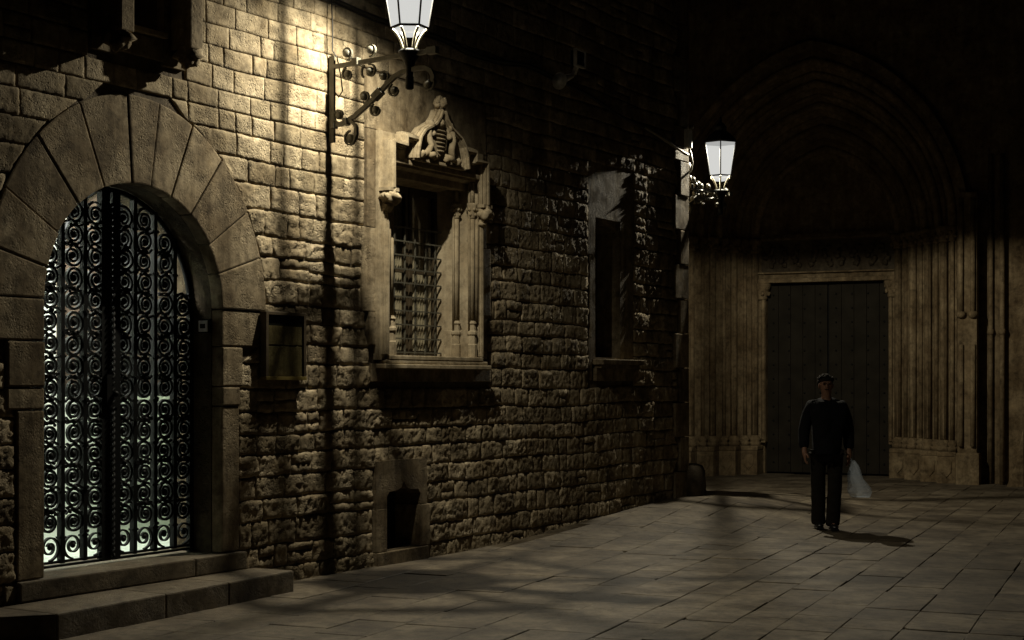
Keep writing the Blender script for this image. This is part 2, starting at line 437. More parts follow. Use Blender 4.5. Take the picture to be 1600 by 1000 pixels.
# --- core with openings (mortar bed)
def fill_holes(outer, holes, y0, y1, name, mat, parent):
    bm = bmesh.new(); es = []
    for loop in [outer]+holes:
        vs_ = [bm.verts.new((x, y0, zz)) for x, zz in loop]
        for i in range(len(vs_)): es.append(bm.edges.new((vs_[i], vs_[(i+1) % len(vs_)])))
    bmesh.ops.triangle_fill(bm, use_beauty=True, use_dissolve=False, edges=es)
    fr = list(bm.faces)
    r = bmesh.ops.extrude_face_region(bm, geom=fr)
    for v in [e for e in r['geom'] if isinstance(e, bmesh.types.BMVert)]: v.co.y = y1
    bmesh.ops.recalc_face_normals(bm, faces=bm.faces)
    me = bpy.data.meshes.new(name); bm.to_mesh(me); bm.free(); me.materials.append(M[mat])
    a = me.attributes.new('tint', 'FLOAT', 'FACE'); a.data.foreach_set('value', [.5]*len(me.polygons))
    o = bpy.data.objects.new(name, me); COL.objects.link(o); o.parent = parent; return o
hole_arch = [(AC[0]-1.0, .02), (AC[0]+.95, .02)]+[(AC[0]+1.0*cos(k*pi/20), AC[1]+1.0*sin(k*pi/20)) for k in range(21)]
hole_w1 = [(4.06, 1.80), (5.64, 1.80), (5.64, 3.60), (4.06, 3.60)]
hole_w2 = [(7.98, 1.75), (8.66, 1.75), (8.66, 3.50), (7.98, 3.50)]
hole_n = [(4.08, .12), (4.70, .12), (4.70, .70), (4.08, .70)]
hole_up = [(.98, 4.10), (1.46, 4.10), (1.46, 5.6), (.98, 5.6)]
core = fill_holes([(-1.3, -.1), (SR-.02, -.1), (SR-.02, ZT), (-1.3, ZT)], [hole_arch, hole_w1, hole_w2, hole_n, hole_up], .012, .42, 'mortar_core', 'mortar', house)
# upper storeys rising out of sight, end wall and the far return
mb = MB(); mb.box(-1.3, SR-.02, .02, .42, ZT, 13); mb.box(SR-.44, SR-.02, .425, 9, -.1, 13); mb.box(-6, -1.3, .0, .42, -.1, 13)
mb.build('plain_upper_wall', 'mortar', house)
# --- quoins at the corner
k = 0; z = .1; rr = random.Random(5)
while z < 7.4:
    kk = int((z-.1)/.42+.5); l = 10.12 if kk % 2 else 9.98
    mb = MB(); mb.ct = rr.random(); mb.box(l+.006, SR, -.036-rr.uniform(0,.006), .4 if kk % 2 else .25, z+.005, z+.415)
    mb.build('quoin', 'ashlar', house, bevel=.008); z += .42
# --- arch voussoirs
angs = [0, 18, 34, 53, 68, 82, 94, 112, 130, 149, 166, 180]
rr = random.Random(21)
for a0, a1 in zip(angs, angs[1:]):
    mb = MB(); mb.ct = rr.random()*.8; n = max(3, int((a1-a0)/4)); g = .0035
    tt = .010+rr.uniform(-.006, .020)
    front = []; 
    for i in range(n+1):
        th = R(a0+(a1-a0)*i/n); th += (g/RI if i == 0 else 0)-(g/RI if i == n else 0); front.append((AC[0]+RI*cos(th), AC[1]+RI*sin(th)))
    outer = []
    for i in range(n, -1, -1):
        th = R(a0+(a1-a0)*i/n); th += (g/1.4 if i == 0 else 0)-(g/1.4 if i == n else 0); ro = rout(th)-.008
        outer.append((AC[0]+ro*cos(th), AC[1]+ro*sin(th)))
    mb.prism(front+outer, -tt, .10); mb.build('voussoir', 'ashlar', house, bevel=.012)
# jamb blocks  (z0,z1,left s range, right s range)
il, ir = AC[0]-RI, AC[0]+RI
for z0, z1, l, r_ in JAMB[1:]:
    for (x0, x1) in ((l, il), (ir, r_)):
        if z1-z0 < .2 and x0 < 1:
            pass
        mb = MB(); mb.ct = rr.random(); mb.box(x0+.006, x1, -.012-rr.uniform(0, .012), .10, z0+.004, z1-.004)
        mb.build('jamb_stone', 'ashlar', house, bevel=.012)
# inner reveal ring behind the gate plane, its shade put into the stone colour
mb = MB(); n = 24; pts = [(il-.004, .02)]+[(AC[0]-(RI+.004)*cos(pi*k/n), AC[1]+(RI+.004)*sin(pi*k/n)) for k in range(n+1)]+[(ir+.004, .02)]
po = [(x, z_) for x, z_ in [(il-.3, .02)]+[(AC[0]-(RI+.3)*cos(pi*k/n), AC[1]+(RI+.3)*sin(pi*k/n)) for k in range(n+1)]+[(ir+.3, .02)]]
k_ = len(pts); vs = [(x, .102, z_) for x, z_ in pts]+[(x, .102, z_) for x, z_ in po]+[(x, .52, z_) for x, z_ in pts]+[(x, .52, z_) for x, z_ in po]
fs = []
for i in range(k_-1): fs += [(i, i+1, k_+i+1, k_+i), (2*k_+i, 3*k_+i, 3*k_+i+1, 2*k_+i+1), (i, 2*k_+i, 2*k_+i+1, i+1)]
mb.add(vs, fs); mb.build('reveal', 'reveal_shade', house)
# threshold inside the opening, flush with the upper step
mb = MB(); mb.box(il-.05, ir+.05, .0, .6, .02, .298); mb.build('threshold', 'paver', house, bevel=.01)

# --- entrance hall behind the gate
mb = MB()
mb.box(-.4, 3.8, 2.0, 2.1, 0, 3.6); mb.box(-.5, -.4, .55, 2.1, 0, 3.6); mb.box(3.8, 3.9, .41, 2.1, 0, 3.75)
mb.box(ir+.3, 3.8, .53, .6, 0, 3.6); mb.box(-.4, il-.3, .53, .6, 0, 3.6)
mb.build('hall_wall', 'plaster', house)
mb = MB(); mb.box(-.5, 3.9, .62, 2.1, .1, .28); mb.build('hall_floor', 'tile', house)
mb = MB(); mb.box(-.5, 3.9, .43, 2.1, 3.6, 3.7); mb.box(-.4, 3.2, .521, .60, 3.10, 3.6); mb.build('hall_ceiling', 'plaster', house)
# brown glazed inner door with an arched head, hung in the upper part of the hall
mb = MB()
poly = [(1.62, 1.55), (2.78, 1.55)]+[(2.2+.58*cos(k*pi/14), 2.55+.62*sin(k*pi/14)) for k in range(15)]
mb.prism(poly, 1.25, 1.31); idoor = mb.build('inner_door', 'brownwall', house)
mb = MB()
mb.tube([(2.2+.6*cos(k*pi/20), 1.235, 2.55+.64*sin(k*pi/20)) for k in range(21)], .022, 6)
mb.bar((1.60, 1.235, 1.5), (1.60, 1.235, 2.55), .04); mb.bar((2.8, 1.235, 1.5), (2.8, 1.235, 2.55), .04); mb.bar((2.2, 1.235, 1.5), (2.2, 1.235, 3.1), .05)
mb.bar((1.6, 1.235, 1.52), (2.8, 1.235, 1.52), .06)
mb.build('door_frame', 'iron', idoor)
li = bpy.data.lights.new('hall_bulb', 'AREA'); li.energy = HALL_W; li.color = (1, 1, .95); li.size = .7; li.shape = 'SQUARE'
lo = bpy.data.objects.new('hall_bulb', li); COL.objects.link(lo); lo.parent = house; lo.location = (1.0, .85, 3.35); lo.rotation_euler = (R(48), 0, R(-12))

# --- iron gate
GT = .30
def spiral(turns, r0, r1, n, y=0, flip=1, a0=0):
    return [((r0+(r1-r0)*(i/n)**.8)*cos(a0+flip*turns*2*pi*i/n), y, (r0+(r1-r0)*(i/n)**.8)*sin(a0+flip*turns*2*pi*i/n)) for i in range(n+1)]
mb = MB(); gb = 1.206
mb.bar((gb-.042, GT, .32), (gb-.042, GT, 2.98), .08, .05, up=(0,1,0)); mb.bar((gb+.06, GT, .32), (gb+.06, GT, 2.98), .075, .05, up=(0,1,0))
for x in (il+.02, ir-.02): mb.bar((x, GT, .3), (x, GT, AC[1]), .04, .04, up=(0,1,0))
mb.tube([(AC[0]+(RI-.02)*cos(pi*k/28), GT, AC[1]+(RI-.02)*sin(pi*k/28)) for k in range(29)], .022, 6)
for zz in (.325, .352): mb.bar((il, GT, zz), (ir, GT, zz), .03, .016)
gate = mb.build('iron_gate', 'iron', house)
# twisted cover strip on the meeting stile
mb = MB()
for ph in (0, pi):
    mb.tube([(gb+.008+.016*cos(ph+zz*70), GT-.035+.010*sin(ph+zz*70), zz) for zz in [.34+.009*i for i in range(285)]], .011, 5)
mb.build('twisted_bar', 'iron', gate)
def arch_top(x):
    d = RI*RI-(x-AC[0])**2; return AC[1]+math.sqrt(max(0, d))
barx = [.565, .77, .975, 1.455, 1.66, 1.865]
bar0 = None
for x in barx:
    mb = MB(); mb.bar((x, GT, .34), (x, GT, arch_top(x)-.01), .034, .045, up=(0,1,0))
    z = .52
    while z < arch_top(x)-.1:
        mb.box(x-.03, x+.03, GT-.022, GT+.022, z-.008, z+.008); z += .316
    mb.build('upright_bar', 'iron', gate)
mb = MB(); r_o = .086
for lay, (fl) in ((0, 1),):
    pts = spiral(2.25, r_o, .014, 40, 0, 1, pi/2); mb.ribbon(pts, (0,1,0), .026, .017); mb.blob((0,-.004,0), .020, 8, 5)
mb.ribbon([(r_o*cos(a_)*1.0, 0, r_o*sin(a_)) for a_ in [pi/2-.9*i/8 for i in range(9)]], (0,1,0), .022, .010)
sc0 = mb.build('scroll', 'iron', gate, loc=(0, GT, -10)); used = False
mb = MB(); pts = spiral(1.7, .094, .02, 40, 0, 1, -pi/2); mb.ribbon(pts, (0,1,0), .024, .012); mb.blob((0,-.004,0), .02, 8, 5)
big0 = mb.build('scroll', 'iron', gate, loc=(0, GT, -10)); used2 = False
mb = MB(); mb.box(-.024, .024, -.014, .014, -.007, .007); mb.box(-.012, .012, -.02, -.014, -.012, .012)
lk0 = mb.build('collar', 'iron', gate, loc=(0, GT, -10)); used3 = False
rg = random.Random(77)
colx = [.462, .667, .873, 1.078, 1.352, 1.557, 1.763, 1.968]
for ci, x in enumerate(colx):
    fl = 1 if ci % 2 else -1
    if not used2: big0.location = (x, GT, .457); big0.scale = (fl, 1, 1); used2 = True
    else: link_copy(big0, gate, (x, GT, .457), (0,0,0), (fl, 1, 1))
    z = .628; k = 0
    while z < arch_top(x)-.085:
        if hypot(abs(x-AC[0]), max(0, z-AC[1])) < RI-.075:
            rot = (0, (pi if k % 2 else 0)+rg.uniform(-.35,.35), 0); f2 = fl if k % 2 == 0 else -fl
            if not used: sc0.location = (x, GT, z); sc0.rotation_euler = rot; sc0.scale = (f2, 1, 1); used = True
            else: link_copy(sc0, gate, (x+rg.uniform(-.006,.006), GT+rg.uniform(-.006,.006), z+rg.uniform(-.006,.006)), rot, (f2*rg.uniform(.95,1.08), 1, rg.uniform(.96,1.08)))
        z += .1555; k += 1
mb = MB(); mb.ribbon([(-.07,0,.0),(-.035,0,.018),(0,0,.0),(.035,0,-.018),(.07,0,0)], (0,1,0), .02, .016); mb.blob((0,-.01,0), .02, 8, 5); mb.blob((.035,-.006,.02), .013, 6, 4); mb.blob((-.035,-.006,-.02), .013, 6, 4)
lf0 = mb.build('leaf_spray', 'iron', gate, loc=(0, GT, -10)); usedl = False
for ci, x in enumerate(colx):
    z = .706
    while z < arch_top(x)-.14:
        if rg.random() < .8:
            rt = (0, rg.uniform(-.3, .3), 0); l_ = (x+rg.uniform(-.01,.01), GT-.01, z)
            if not usedl: lf0.location = l_; lf0.rotation_euler = rt; usedl = True
            else: link_copy(lf0, gate, l_, rt, (rg.choice((-1,1)), 1, 1))
        z += .1555
for pair in ((.56, 0), (.77, 1), (.975, 0), (1.455, 1), (1.66, 0), (1.865, 1)):
    x, off = pair; z = .55+.155*off
    while z < arch_top(x)-.15:
        if not used3: lk0.location = (x, GT-.02, z); used3 = True
        else: link_copy(lk0, gate, (x, GT-.02, z))
        z += .1555*2
mb = MB(); # lock plate
mb.box(gb-.055, gb+.07, GT-.05, GT-.028, 1.42, 1.66); mb.blob((gb+.01, GT-.07, 1.52), .022); mb.build('lock_plate', 'iron', gate)

# --- steps
def poly_block(name, poly, z0, z1, mat, parent, tint, bev=.012):
    mb = MB(); mb.ct = tint; k = len(poly)
    vs = [(x, y, z0) for x, y in poly]+[(x, y, z1) for x, y in poly]
    mb.add(vs, [tuple(range(k))[::-1], tuple(range(k, 2*k))]+[(i, (i+1)%k, (i+1)%k+k, i+k) for i in range(k)])
    return mb.build(name, mat, parent, bevel=bev)
steps = empty('door_steps', P0, ROT, 'two worn stone steps in front of the arched iron gate', 'steps')
def ly(s): return -(.60-.062*(s+.23))     # slightly skewed front of the lower step
cuts = [-.42, -.05, .95, 1.62, 2.40]
for i, (c0, c1) in enumerate(zip(cuts, cuts[1:])):
    f0 = -.30 if i == 0 else ly(c0)
    poly_block('lower_step_block', [(c0+.002, f0), (c1-.002, ly(c1)), (c1-.002 if i < 3 else c1-.03, -.06), (c0+.002, -.06)], -.06, .165+.0*i, 'paver', steps, .2+.15*i)
cuts = [.12, 1.72, 2.285]
for i, (c0, c1) in enumerate(zip(cuts, cuts[1:])):
    f0 = -.075 if i else -.05
    poly_block('upper_step_block', [(c0+.002, f0), (c1-.002, -.065), (c1-.002, -.0), (c0+.002, -.0)] if False else [(c0+.002, f0), (c1-.002, -.07), (c1-.002, -.005), (c0+.002, -.005)], .1655, .3, 'paver', steps, .4+.2*i)

# ================================================================= carved window
def sweep_profile(mb, path, w, d, y):
    """moulding: three nested bars following path in x,z at front plane y"""
    for (ww, dd) in ((w, d*.55), (w*.62, d*.82), (w*.3, d)):
        mb.ribbon([(x, y-dd/2, z_) for x, z_ in path], (0,1,0), dd, ww)
mb = MB(); fr = M['carved']
# surround slabs (flat ashlar panels) as individual stones
win = fill_holes([(4.0, 1.80), (5.68, 1.80), (5.68, 3.80), (4.0, 3.80)], [[(4.22, 1.8001), (5.62, 1.8001), (5.62, 3.52), (4.22, 3.52)]][:0] or [[(4.14, 1.84), (5.54, 1.84), (5.54, 3.52), (4.14, 3.52)]], -.045, .03, 'carved_window', 'carved', house)
rr = random.Random(9)
for (x0, x1, z0, z1) in ((3.87, 4.93, 3.805, 4.29), (4.935, 5.77, 3.805, 4.29), (3.87, 3.995, 2.95, 3.80), (3.80, 3.995, 2.22, 2.945), (3.90, 3.995, 1.93, 2.215), (5.685, 5.78, 2.9, 3.8),
                         (5.685, 5.86, 2.25, 2.895), (5.685, 5.79, 1.83, 2.245), (3.93, 4.20, 1.61, 1.765), (4.205, 5.55, 1.61, 1.765), (5.555, 5.86, 1.61, 1.765)):
    m_ = MB(); m_.ct = rr.random(); m_.box(x0, x1, -.016-rr.uniform(0,.006), .03, z0, z1); m_.build('surround_slab', 'ashlar', win, bevel=.004)
# splayed reveals, soffit
mb = MB()
mb.add([(4.14,-.04,1.8),(4.44,.26,1.8),(4.44,.26,3.5),(4.14,-.04,3.52)], [(0,1,2,3)]); mb.add([(5.54,-.04,1.8),(5.36,.26,1.8),(5.36,.26,3.5),(5.54,-.04,3.52)], [(3,2,1,0)])
mb.add([(4.44,.26,1.8),(4.44,.40,1.8),(4.44,.40,3.5),(4.44,.26,3.5)], [(0,1,2,3)]); mb.add([(5.36,.26,1.8),(5.36,.40,1.8),(5.36,.40,3.5),(5.36,.26,3.5)], [(3,2,1,0)])
mb.add([(4.14,-.04,3.52),(5.54,-.04,3.52),(5.36,.26,3.42),(4.44,.26,3.42)], [(0,1,2,3)]); mb.add([(4.44,.26,3.42),(5.36,.26,3.42),(5.36,.40,3.42),(4.44,.40,3.42)], [(0,1,2,3)])
mb.build('splayed_reveal', 'carved', win, fix=False)
# lintel beam
mb = MB(); mb.box(4.11, 5.57, -.085, -.046, 3.54, 3.585); mb.box(4.14, 5.54, .02, .12, 3.43, 3.515); mb.build('lintel', 'carved', win, bevel=.01)
# jamb mouldings + hood mould
for sgn in (-1, 1):
    X = lambda d: W1C+sgn*d
    mb = MB()
    sweep_profile(mb, [(X(.76), 1.85), (X(.76), 3.26)], .08, .05, -.045)
    mb.tube([(X(.705), -.055, 2.17), (X(.705), -.055, 3.5)], .022, 8)
    mb.build('outer_jamb_moulding', 'carved', win)
    mb = MB()
    sweep_profile(mb, [(X(.76), 3.30), (X(.76), 3.70), (X(.56), 3.70), (X(.56), 3.78), (X(.40), 3.78)], .085, .12, -.045)
    path = [(X(.40), 3.62), (X(.40), 3.70)]+[(X(.40-.06*k/4-.0), 3.70+.03*k) for k in range(5)]
    P = [(.41, 3.60), (.395, 3.70), (.36, 3.80), (.29, 3.87), (.20, 3.91), (.12, 3.95), (.06, 4.01), (.02, 4.08)]
    sweep_profile(mb, [(X(a_), b_) for a_, b_ in P], .055, .13, -.045)
    mb.build('hood_moulding', 'carved', win)
    # carved head corbel
    mb = MB(); mb.blob((X(.76), -.10, 3.225), .075, 12, 9, (1, 1.1, .95), .6, 3+sgn); mb.blob((X(.72), -.15, 3.20), .045, 10, 7, (1,1,1), .7, 5+sgn)
    mb.blob((X(.805), -.13, 3.21), .045, 10, 7, (1,1,1), .7, 8+sgn); mb.box(X(.76)-.075, X(.76)+.075, -.155, -.03, 3.27, 3.30)
    mb.blob((X(.76), -.09, 3.13), .05, 10, 7, (1,.9,1), .7, 4+sgn)
    mb.build('head_corbel', 'carved', win)
    # colonnettes on the splay
    for u_, r_ in ((.12, .026), (.56, .026)):
        x = W1C+sgn*(.70-(.18 if sgn > 0 else .30)*u_)-sgn*.02; y = -.04+.29*u_-.03
        mb = MB(); mb.tube([(x, y, 2.16), (x, y, 3.18)], r_, 10)
        mb.tube([(x-sgn*.035, y+.01, 2.1), (x-sgn*.035, y+.01, 3.5)], .012, 6); mb.tube([(x+sgn*.035, y, 2.1), (x+sgn*.035, y, 3.5)], .012, 6)
        co_ = mb.build('colonnette', 'carved', win)
        mb = MB(); mb.lathe([(.026, 3.16), (.034, 3.18), (.03, 3.2), (.045, 3.24), (.05, 3.29), (.05, 3.31)], (x, y, 0), 10); 
        for q in range(6): mb.blob((x+.042*cos(q*1.05), y+.042*sin(q*1.05), 3.25), .018, 6, 5)
        for q in range(4): mb.blob((x+.035*cos(q*1.6), y+.035*sin(q*1.6), 3.20), .016, 6, 5)
        mb.tube([(x, y, 3.31), (x, y, 3.5)], .024, 8)
        mb.build('capital', 'carved', co_)
        mb = MB(); mb.lathe([(.05, 1.84), (.05, 1.96), (.042, 1.97), (.042, 2.05), (.052, 2.06), (.052, 2.08), (.04, 2.10), (.036, 2.15), (.045, 2.165), (.028, 2.19)], (x, y, 0), 8, pi/8, False)
        mb.build('base', 'carved', co_)
    # panel block between the bases
    mb = MB(); xa, ya = X(.66), .005; xb, yb = X(.56 if sgn > 0 else .45), .18
    mb.bar(((xa+xb)/2, (ya+yb)/2-.02, 1.84), ((xa+xb)/2, (ya+yb)/2-.02, 2.10), .06, .30, up=(xb-xa, yb-ya, 0)); 
    mb.build('pedestal', 'carved', win, bevel=.006)
# sill
mb = MB(); mb.prism([(4.06, 1.765), (5.68, 1.765), (5.68, 1.80), (4.06, 1.80)], -.098, .05)
mb.box(4.0, 5.72, -.118, .03, 1.722, 1.765); mb.box(4.10, 5.60, -.10, .45, 1.80, 1.842)
mb.build('sill', 'carved', win, bevel=.009)
# coat of arms
mb = MB(); y = -.05; cx = W1C-.02
mb.box(W1C-.42, W1C+.42, -.13, -.03, 3.586, 3.615)
arms = mb.build('coat_of_arms', 'carved', win, bevel=.006)
mb = MB()
shp = [(-.105,3.92),(-.03,3.935),(.03,3.935),(.105,3.92),(.115,3.82),(.10,3.74),(.06,3.69),(0,3.66),(-.06,3.69),(-.10,3.74),(-.115,3.82)]
mb.prism([(cx+a_, b_) for a_, b_ in shp], -.135, -.04)
for k in range(6):
    zz = 3.71+.037*k; hw = .095*min(1, .55+.12*k)
    mb.tube([(cx-hw, -.132, zz), (cx-hw*.4, -.150, zz), (cx+hw*.4, -.150, zz), (cx+hw, -.132, zz)], .007, 6)
mb.build('shield', 'carved', arms, bevel=.012)
for sgn in (-1, 1):
    mb = MB(); q = lambda a_, z_, d_: (cx+sgn*a_, -.05-d_, z_)
    mb.tube([q(.12,3.93,.05), q(.19,3.90,.08), q(.20,3.82,.09), q(.16,3.75,.1), q(.19,3.68,.08), q(.27,3.64,.07)], [.026,.036,.033,.03,.032,.026], 8)
    mb.tube([q(.25,3.88,.03), q(.28,3.80,.05), q(.31,3.72,.05), q(.34,3.64,.05)], [.02,.024,.026,.028], 8)
    mb.tube([q(.08,3.68,.08), q(.14,3.66,.10), q(.20,3.655,.10)], [.02,.032,.025], 8)
    mb.blob(q(.16,3.94,.08), .042, 10, 7, (1,1,1), .6, 2+sgn); mb.blob(q(.29,3.645,.08), .036, 10, 7, (1.3,1,.9), .6, 6)
    mb.blob(q(.13,3.86,.09), .03, 8, 6, (1,1,1), .5, 9); mb.blob(q(.10,3.65,.09), .03, 8, 6, (1.4,1,1), .6, 1)
    mb.build('supporter_figure', 'carved', arms)
mb = MB(); mb.blob((cx, -.13, 3.965), .05, 10, 8, (1.1,.9,1), .5, 5); mb.blob((cx-.06, -.11, 3.955), .032, 8, 6, (1.3,1,1), .5, 2); mb.blob((cx+.06, -.11, 3.955), .032, 8, 6, (1.3,1,1), .5, 7)
mb.build('helmet', 'carved', arms)
mb = MB()
for q in range(9):
    a_ = q*2*pi/9; mb.blob((W1C+.055*cos(a_), -.11-.01*(q%2), 4.14+.045*sin(a_)), .033, 8, 6, (1,1,1), .7, q)
mb.blob((W1C, -.15, 4.15), .045, 10, 7, (1,1,1), .6, 3); mb.lathe([(.05,4.05),(.035,4.07),(.05,4.1)], (W1C, -.10, 0), 8)
mb.build('finial', 'carved', win)
# grille
for k in range(6):
    x = 4.47+.165*k; mb = MB(); mb.bar((x, .25, 1.845), (x, .25, 3.05), .013); mb.build('grille_bar', 'bracket', win)
for k in range(10):
    zz = 1.88+.128*k; mb = MB(); mb.bar((4.42, .232, zz), (5.365, .232, zz), .013, .013)
    mb.build('grille_bar', 'bracket', win)
# leaf frames, panes, curtain
for (x0, x1) in ((4.44, 4.89), (4.91, 5.36)):
    mb = MB()
    for (a_, b_, c_, d_) in ((x0, x0+.045, 1.84, 3.42), (x1-.045, x1, 1.84, 3.42), (x0+.045, x1-.045, 1.84, 1.90), (x0+.045, x1-.045, 3.36, 3.42), (x0+.045, x1-.045, 2.62, 2.655)):
        mb.box(a_, b_, .275, .315, c_, d_)
    lf = mb.build('window_leaf', 'wood', win, bevel=.004)
    mb = MB(); mb.box(x0+.045, x1-.045, .295, .299, 1.90, 2.62); mb.build('pane', 'glass', lf)
    mb = MB(); mb.box(x0+.045, x1-.045, .295, .299, 2.655, 3.36); mb.build('pane', 'glass', lf)
for (x0, x1) in ((4.74, 5.0), (5.04, 5.34)):
    mb = MB(); n = 40; vs = []; 
    for k in (0, 1):
        for i in range(n+1): vs.append((x0+(x1-x0)*i/n, .37+.018*sin(i*1.1+x0*9), (1.86, 3.40)[k]))
    mb.add(vs, [(i, i+1, n+2+i, n+1+i) for i in range(n)], True); mb.build('curtain', 'curtain', win, fix=False)
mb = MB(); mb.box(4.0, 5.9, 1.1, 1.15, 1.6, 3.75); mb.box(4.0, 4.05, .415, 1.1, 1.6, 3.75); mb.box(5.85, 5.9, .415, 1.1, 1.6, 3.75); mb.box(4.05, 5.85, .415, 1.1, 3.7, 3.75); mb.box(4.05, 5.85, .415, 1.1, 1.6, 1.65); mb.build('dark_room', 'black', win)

# ================================================================= plain window further along
win2 = fill_holes([(7.95, 1.86), (8.94, 1.86), (8.94, 4.055), (7.95, 4.055)], [[(8.03, 1.88), (8.62, 1.88), (8.62, 3.42), (8.03, 3.42)]], .004, .40, 'tall_plain_window', 'ashlar', house)
for (x0, x1, z0, z1) in ((7.86, 7.948, 3.0, 4.05), (7.90, 7.948, 2.1, 2.995), (7.87, 7.948, 1.63, 2.095), (8.945, 8.97, 2.9, 3.7)):
    mb = MB(); mb.ct = rr.random(); mb.box(x0, x1, .0, .03, z0, z1); mb.build('surround_slab', 'ashlar', win2, bevel=.004)
mb = MB(); mb.box(7.96, 8.96, -.14, .0, 1.80, 1.858); mb.box(8.0, 8.92, -.09, .0, 1.76, 1.80); mb.build('sill', 'ashlar', win2, bevel=.008)
mb = MB(); mb.box(8.0, 8.9, -.03, .03, 1.62, 1.758); mb.build('apron_slab', 'ashlar', win2, bevel=.004)
mb = MB(); mb.box(8.03, 8.62, .30, .34, 1.88, 3.42); mb.build('shutter', 'wood', win2)
# ogee notch in the head of the window
mb = MB(); mb.prism([(8.03, 3.30), (8.10, 3.36), (8.22, 3.38), (8.325, 3.44), (8.43, 3.38), (8.55, 3.36), (8.62, 3.30), (8.62, 3.55), (8.03, 3.55)], .05, .30); mb.build('ogee_head', 'ashlar', win2)

# ================================================================= low vent with ogee head
og = [(4.145, .155), (4.635, .155), (4.655, .60), (4.60, .645), (4.50, .648), (4.44, .668), (4.40, .72), (4.36, .668), (4.30, .648), (4.20, .645), (4.145, .60)]
vent = fill_holes([(3.99, .46), (4.755, .46), (4.755, .915), (3.99, .915)], [], -.03, .02, 'x', 'ashlar', house); bpy.data.objects.remove(vent)
# upper slab with the ogee cut out of its lower edge, two uprights, base
mb = MB(); mb.ct = .3
up = [(3.99, .50), (4.145, .50), (4.145, .60), (4.18, .64), (4.30, .648), (4.36, .668), (4.40, .72), (4.44, .668), (4.50, .648), (4.62, .64), (4.655, .60), (4.652, .50), (4.755, .50), (4.755, .915), (3.99, .915)]
k = len(up)
bm = bmesh.new(); vv = [bm.verts.new((x, -.03, z_)) for x, z_ in up]; ee = [bm.edges.new((vv[i], vv[(i+1)%k])) for i in range(k)]
bmesh.ops.triangle_fill(bm, use_beauty=True, edges=ee); r_ = bmesh.ops.extrude_face_region(bm, geom=list(bm.faces))
for v in [e for e in r_['geom'] if isinstance(e, bmesh.types.BMVert)]: v.co.y = .25
bmesh.ops.recalc_face_normals(bm, faces=bm.faces); me = bpy.data.meshes.new('ogee_vent'); bm.to_mesh(me); bm.free(); me.materials.append(M['ashlar'])
vent = bpy.data.objects.new('ogee_vent', me); COL.objects.link(vent); vent.parent = house
for (x0, x1, z0, z1, tn) in ((3.99, 4.145, .12, .496, .5), (4.64, 4.80, .12, .496, .9), (3.99, 4.76, -.05, .116, .2)):
    mb = MB(); mb.ct = tn; mb.box(x0, x1, -.032 if z1 > .2 else -.05, .25, z0, z1); mb.build('surround_slab', 'ashlar', vent, bevel=.006)
mb = MB(); mb.box(4.05, 4.75, .26, .30, .05, .8); mb.build('dark_back', 'black', vent)

# ================================================================= upper window, lower end in view
mb = MB(); mb.box(.76, 1.0, -.02, .05, 3.90, 5.6); mb.box(1.44, 1.66, -.02, .05, 3.90, 5.6); mb.box(1.002, 1.438, -.02, .05, 3.93, 4.08)
uw = mb.build('upper_window', 'ashlar', house, bevel=.005)
mb = MB(); mb.box(1.0, 1.45, -.06, .25, 4.09, 4.13); mb.build('sill', 'carved', uw, bevel=.008)
for x in (.885, 1.56):
    mb = MB(); mb.box(x-.05, x+.075, -.22, -.021, 4.02, 5.6); mb.build('projecting_pilaster', 'ashlar', uw, bevel=.01)
    mb = MB(); mb.blob((x+.01, -.13, 3.985), .085, 12, 9, (1, 1.2, .8), .7, x); mb.blob((x-.03, -.16, 3.93), .05, 10, 7, (1,1,1), .7, 4); mb.blob((x+.03, -.17, 3.95), .05, 10, 7, (1,1,1), .7, 6)
    mb.build('carved_corbel', 'ashlar', uw)
mb = MB(); mb.box(1.0, 1.45, .30, .33, 4.13, 5.6); mb.build('pane', 'black', uw)
for a_, b_ in (((1.02, .27, 4.55), (1.44, .27, 4.14)), ((1.02, .27, 4.14), (1.44, .27, 4.55)), ((1.23, .27, 4.13), (1.23, .27, 5.4))):
    mb = MB(); mb.bar(a_, b_, .02); mb.build('glazing_bar', 'gallery', uw)

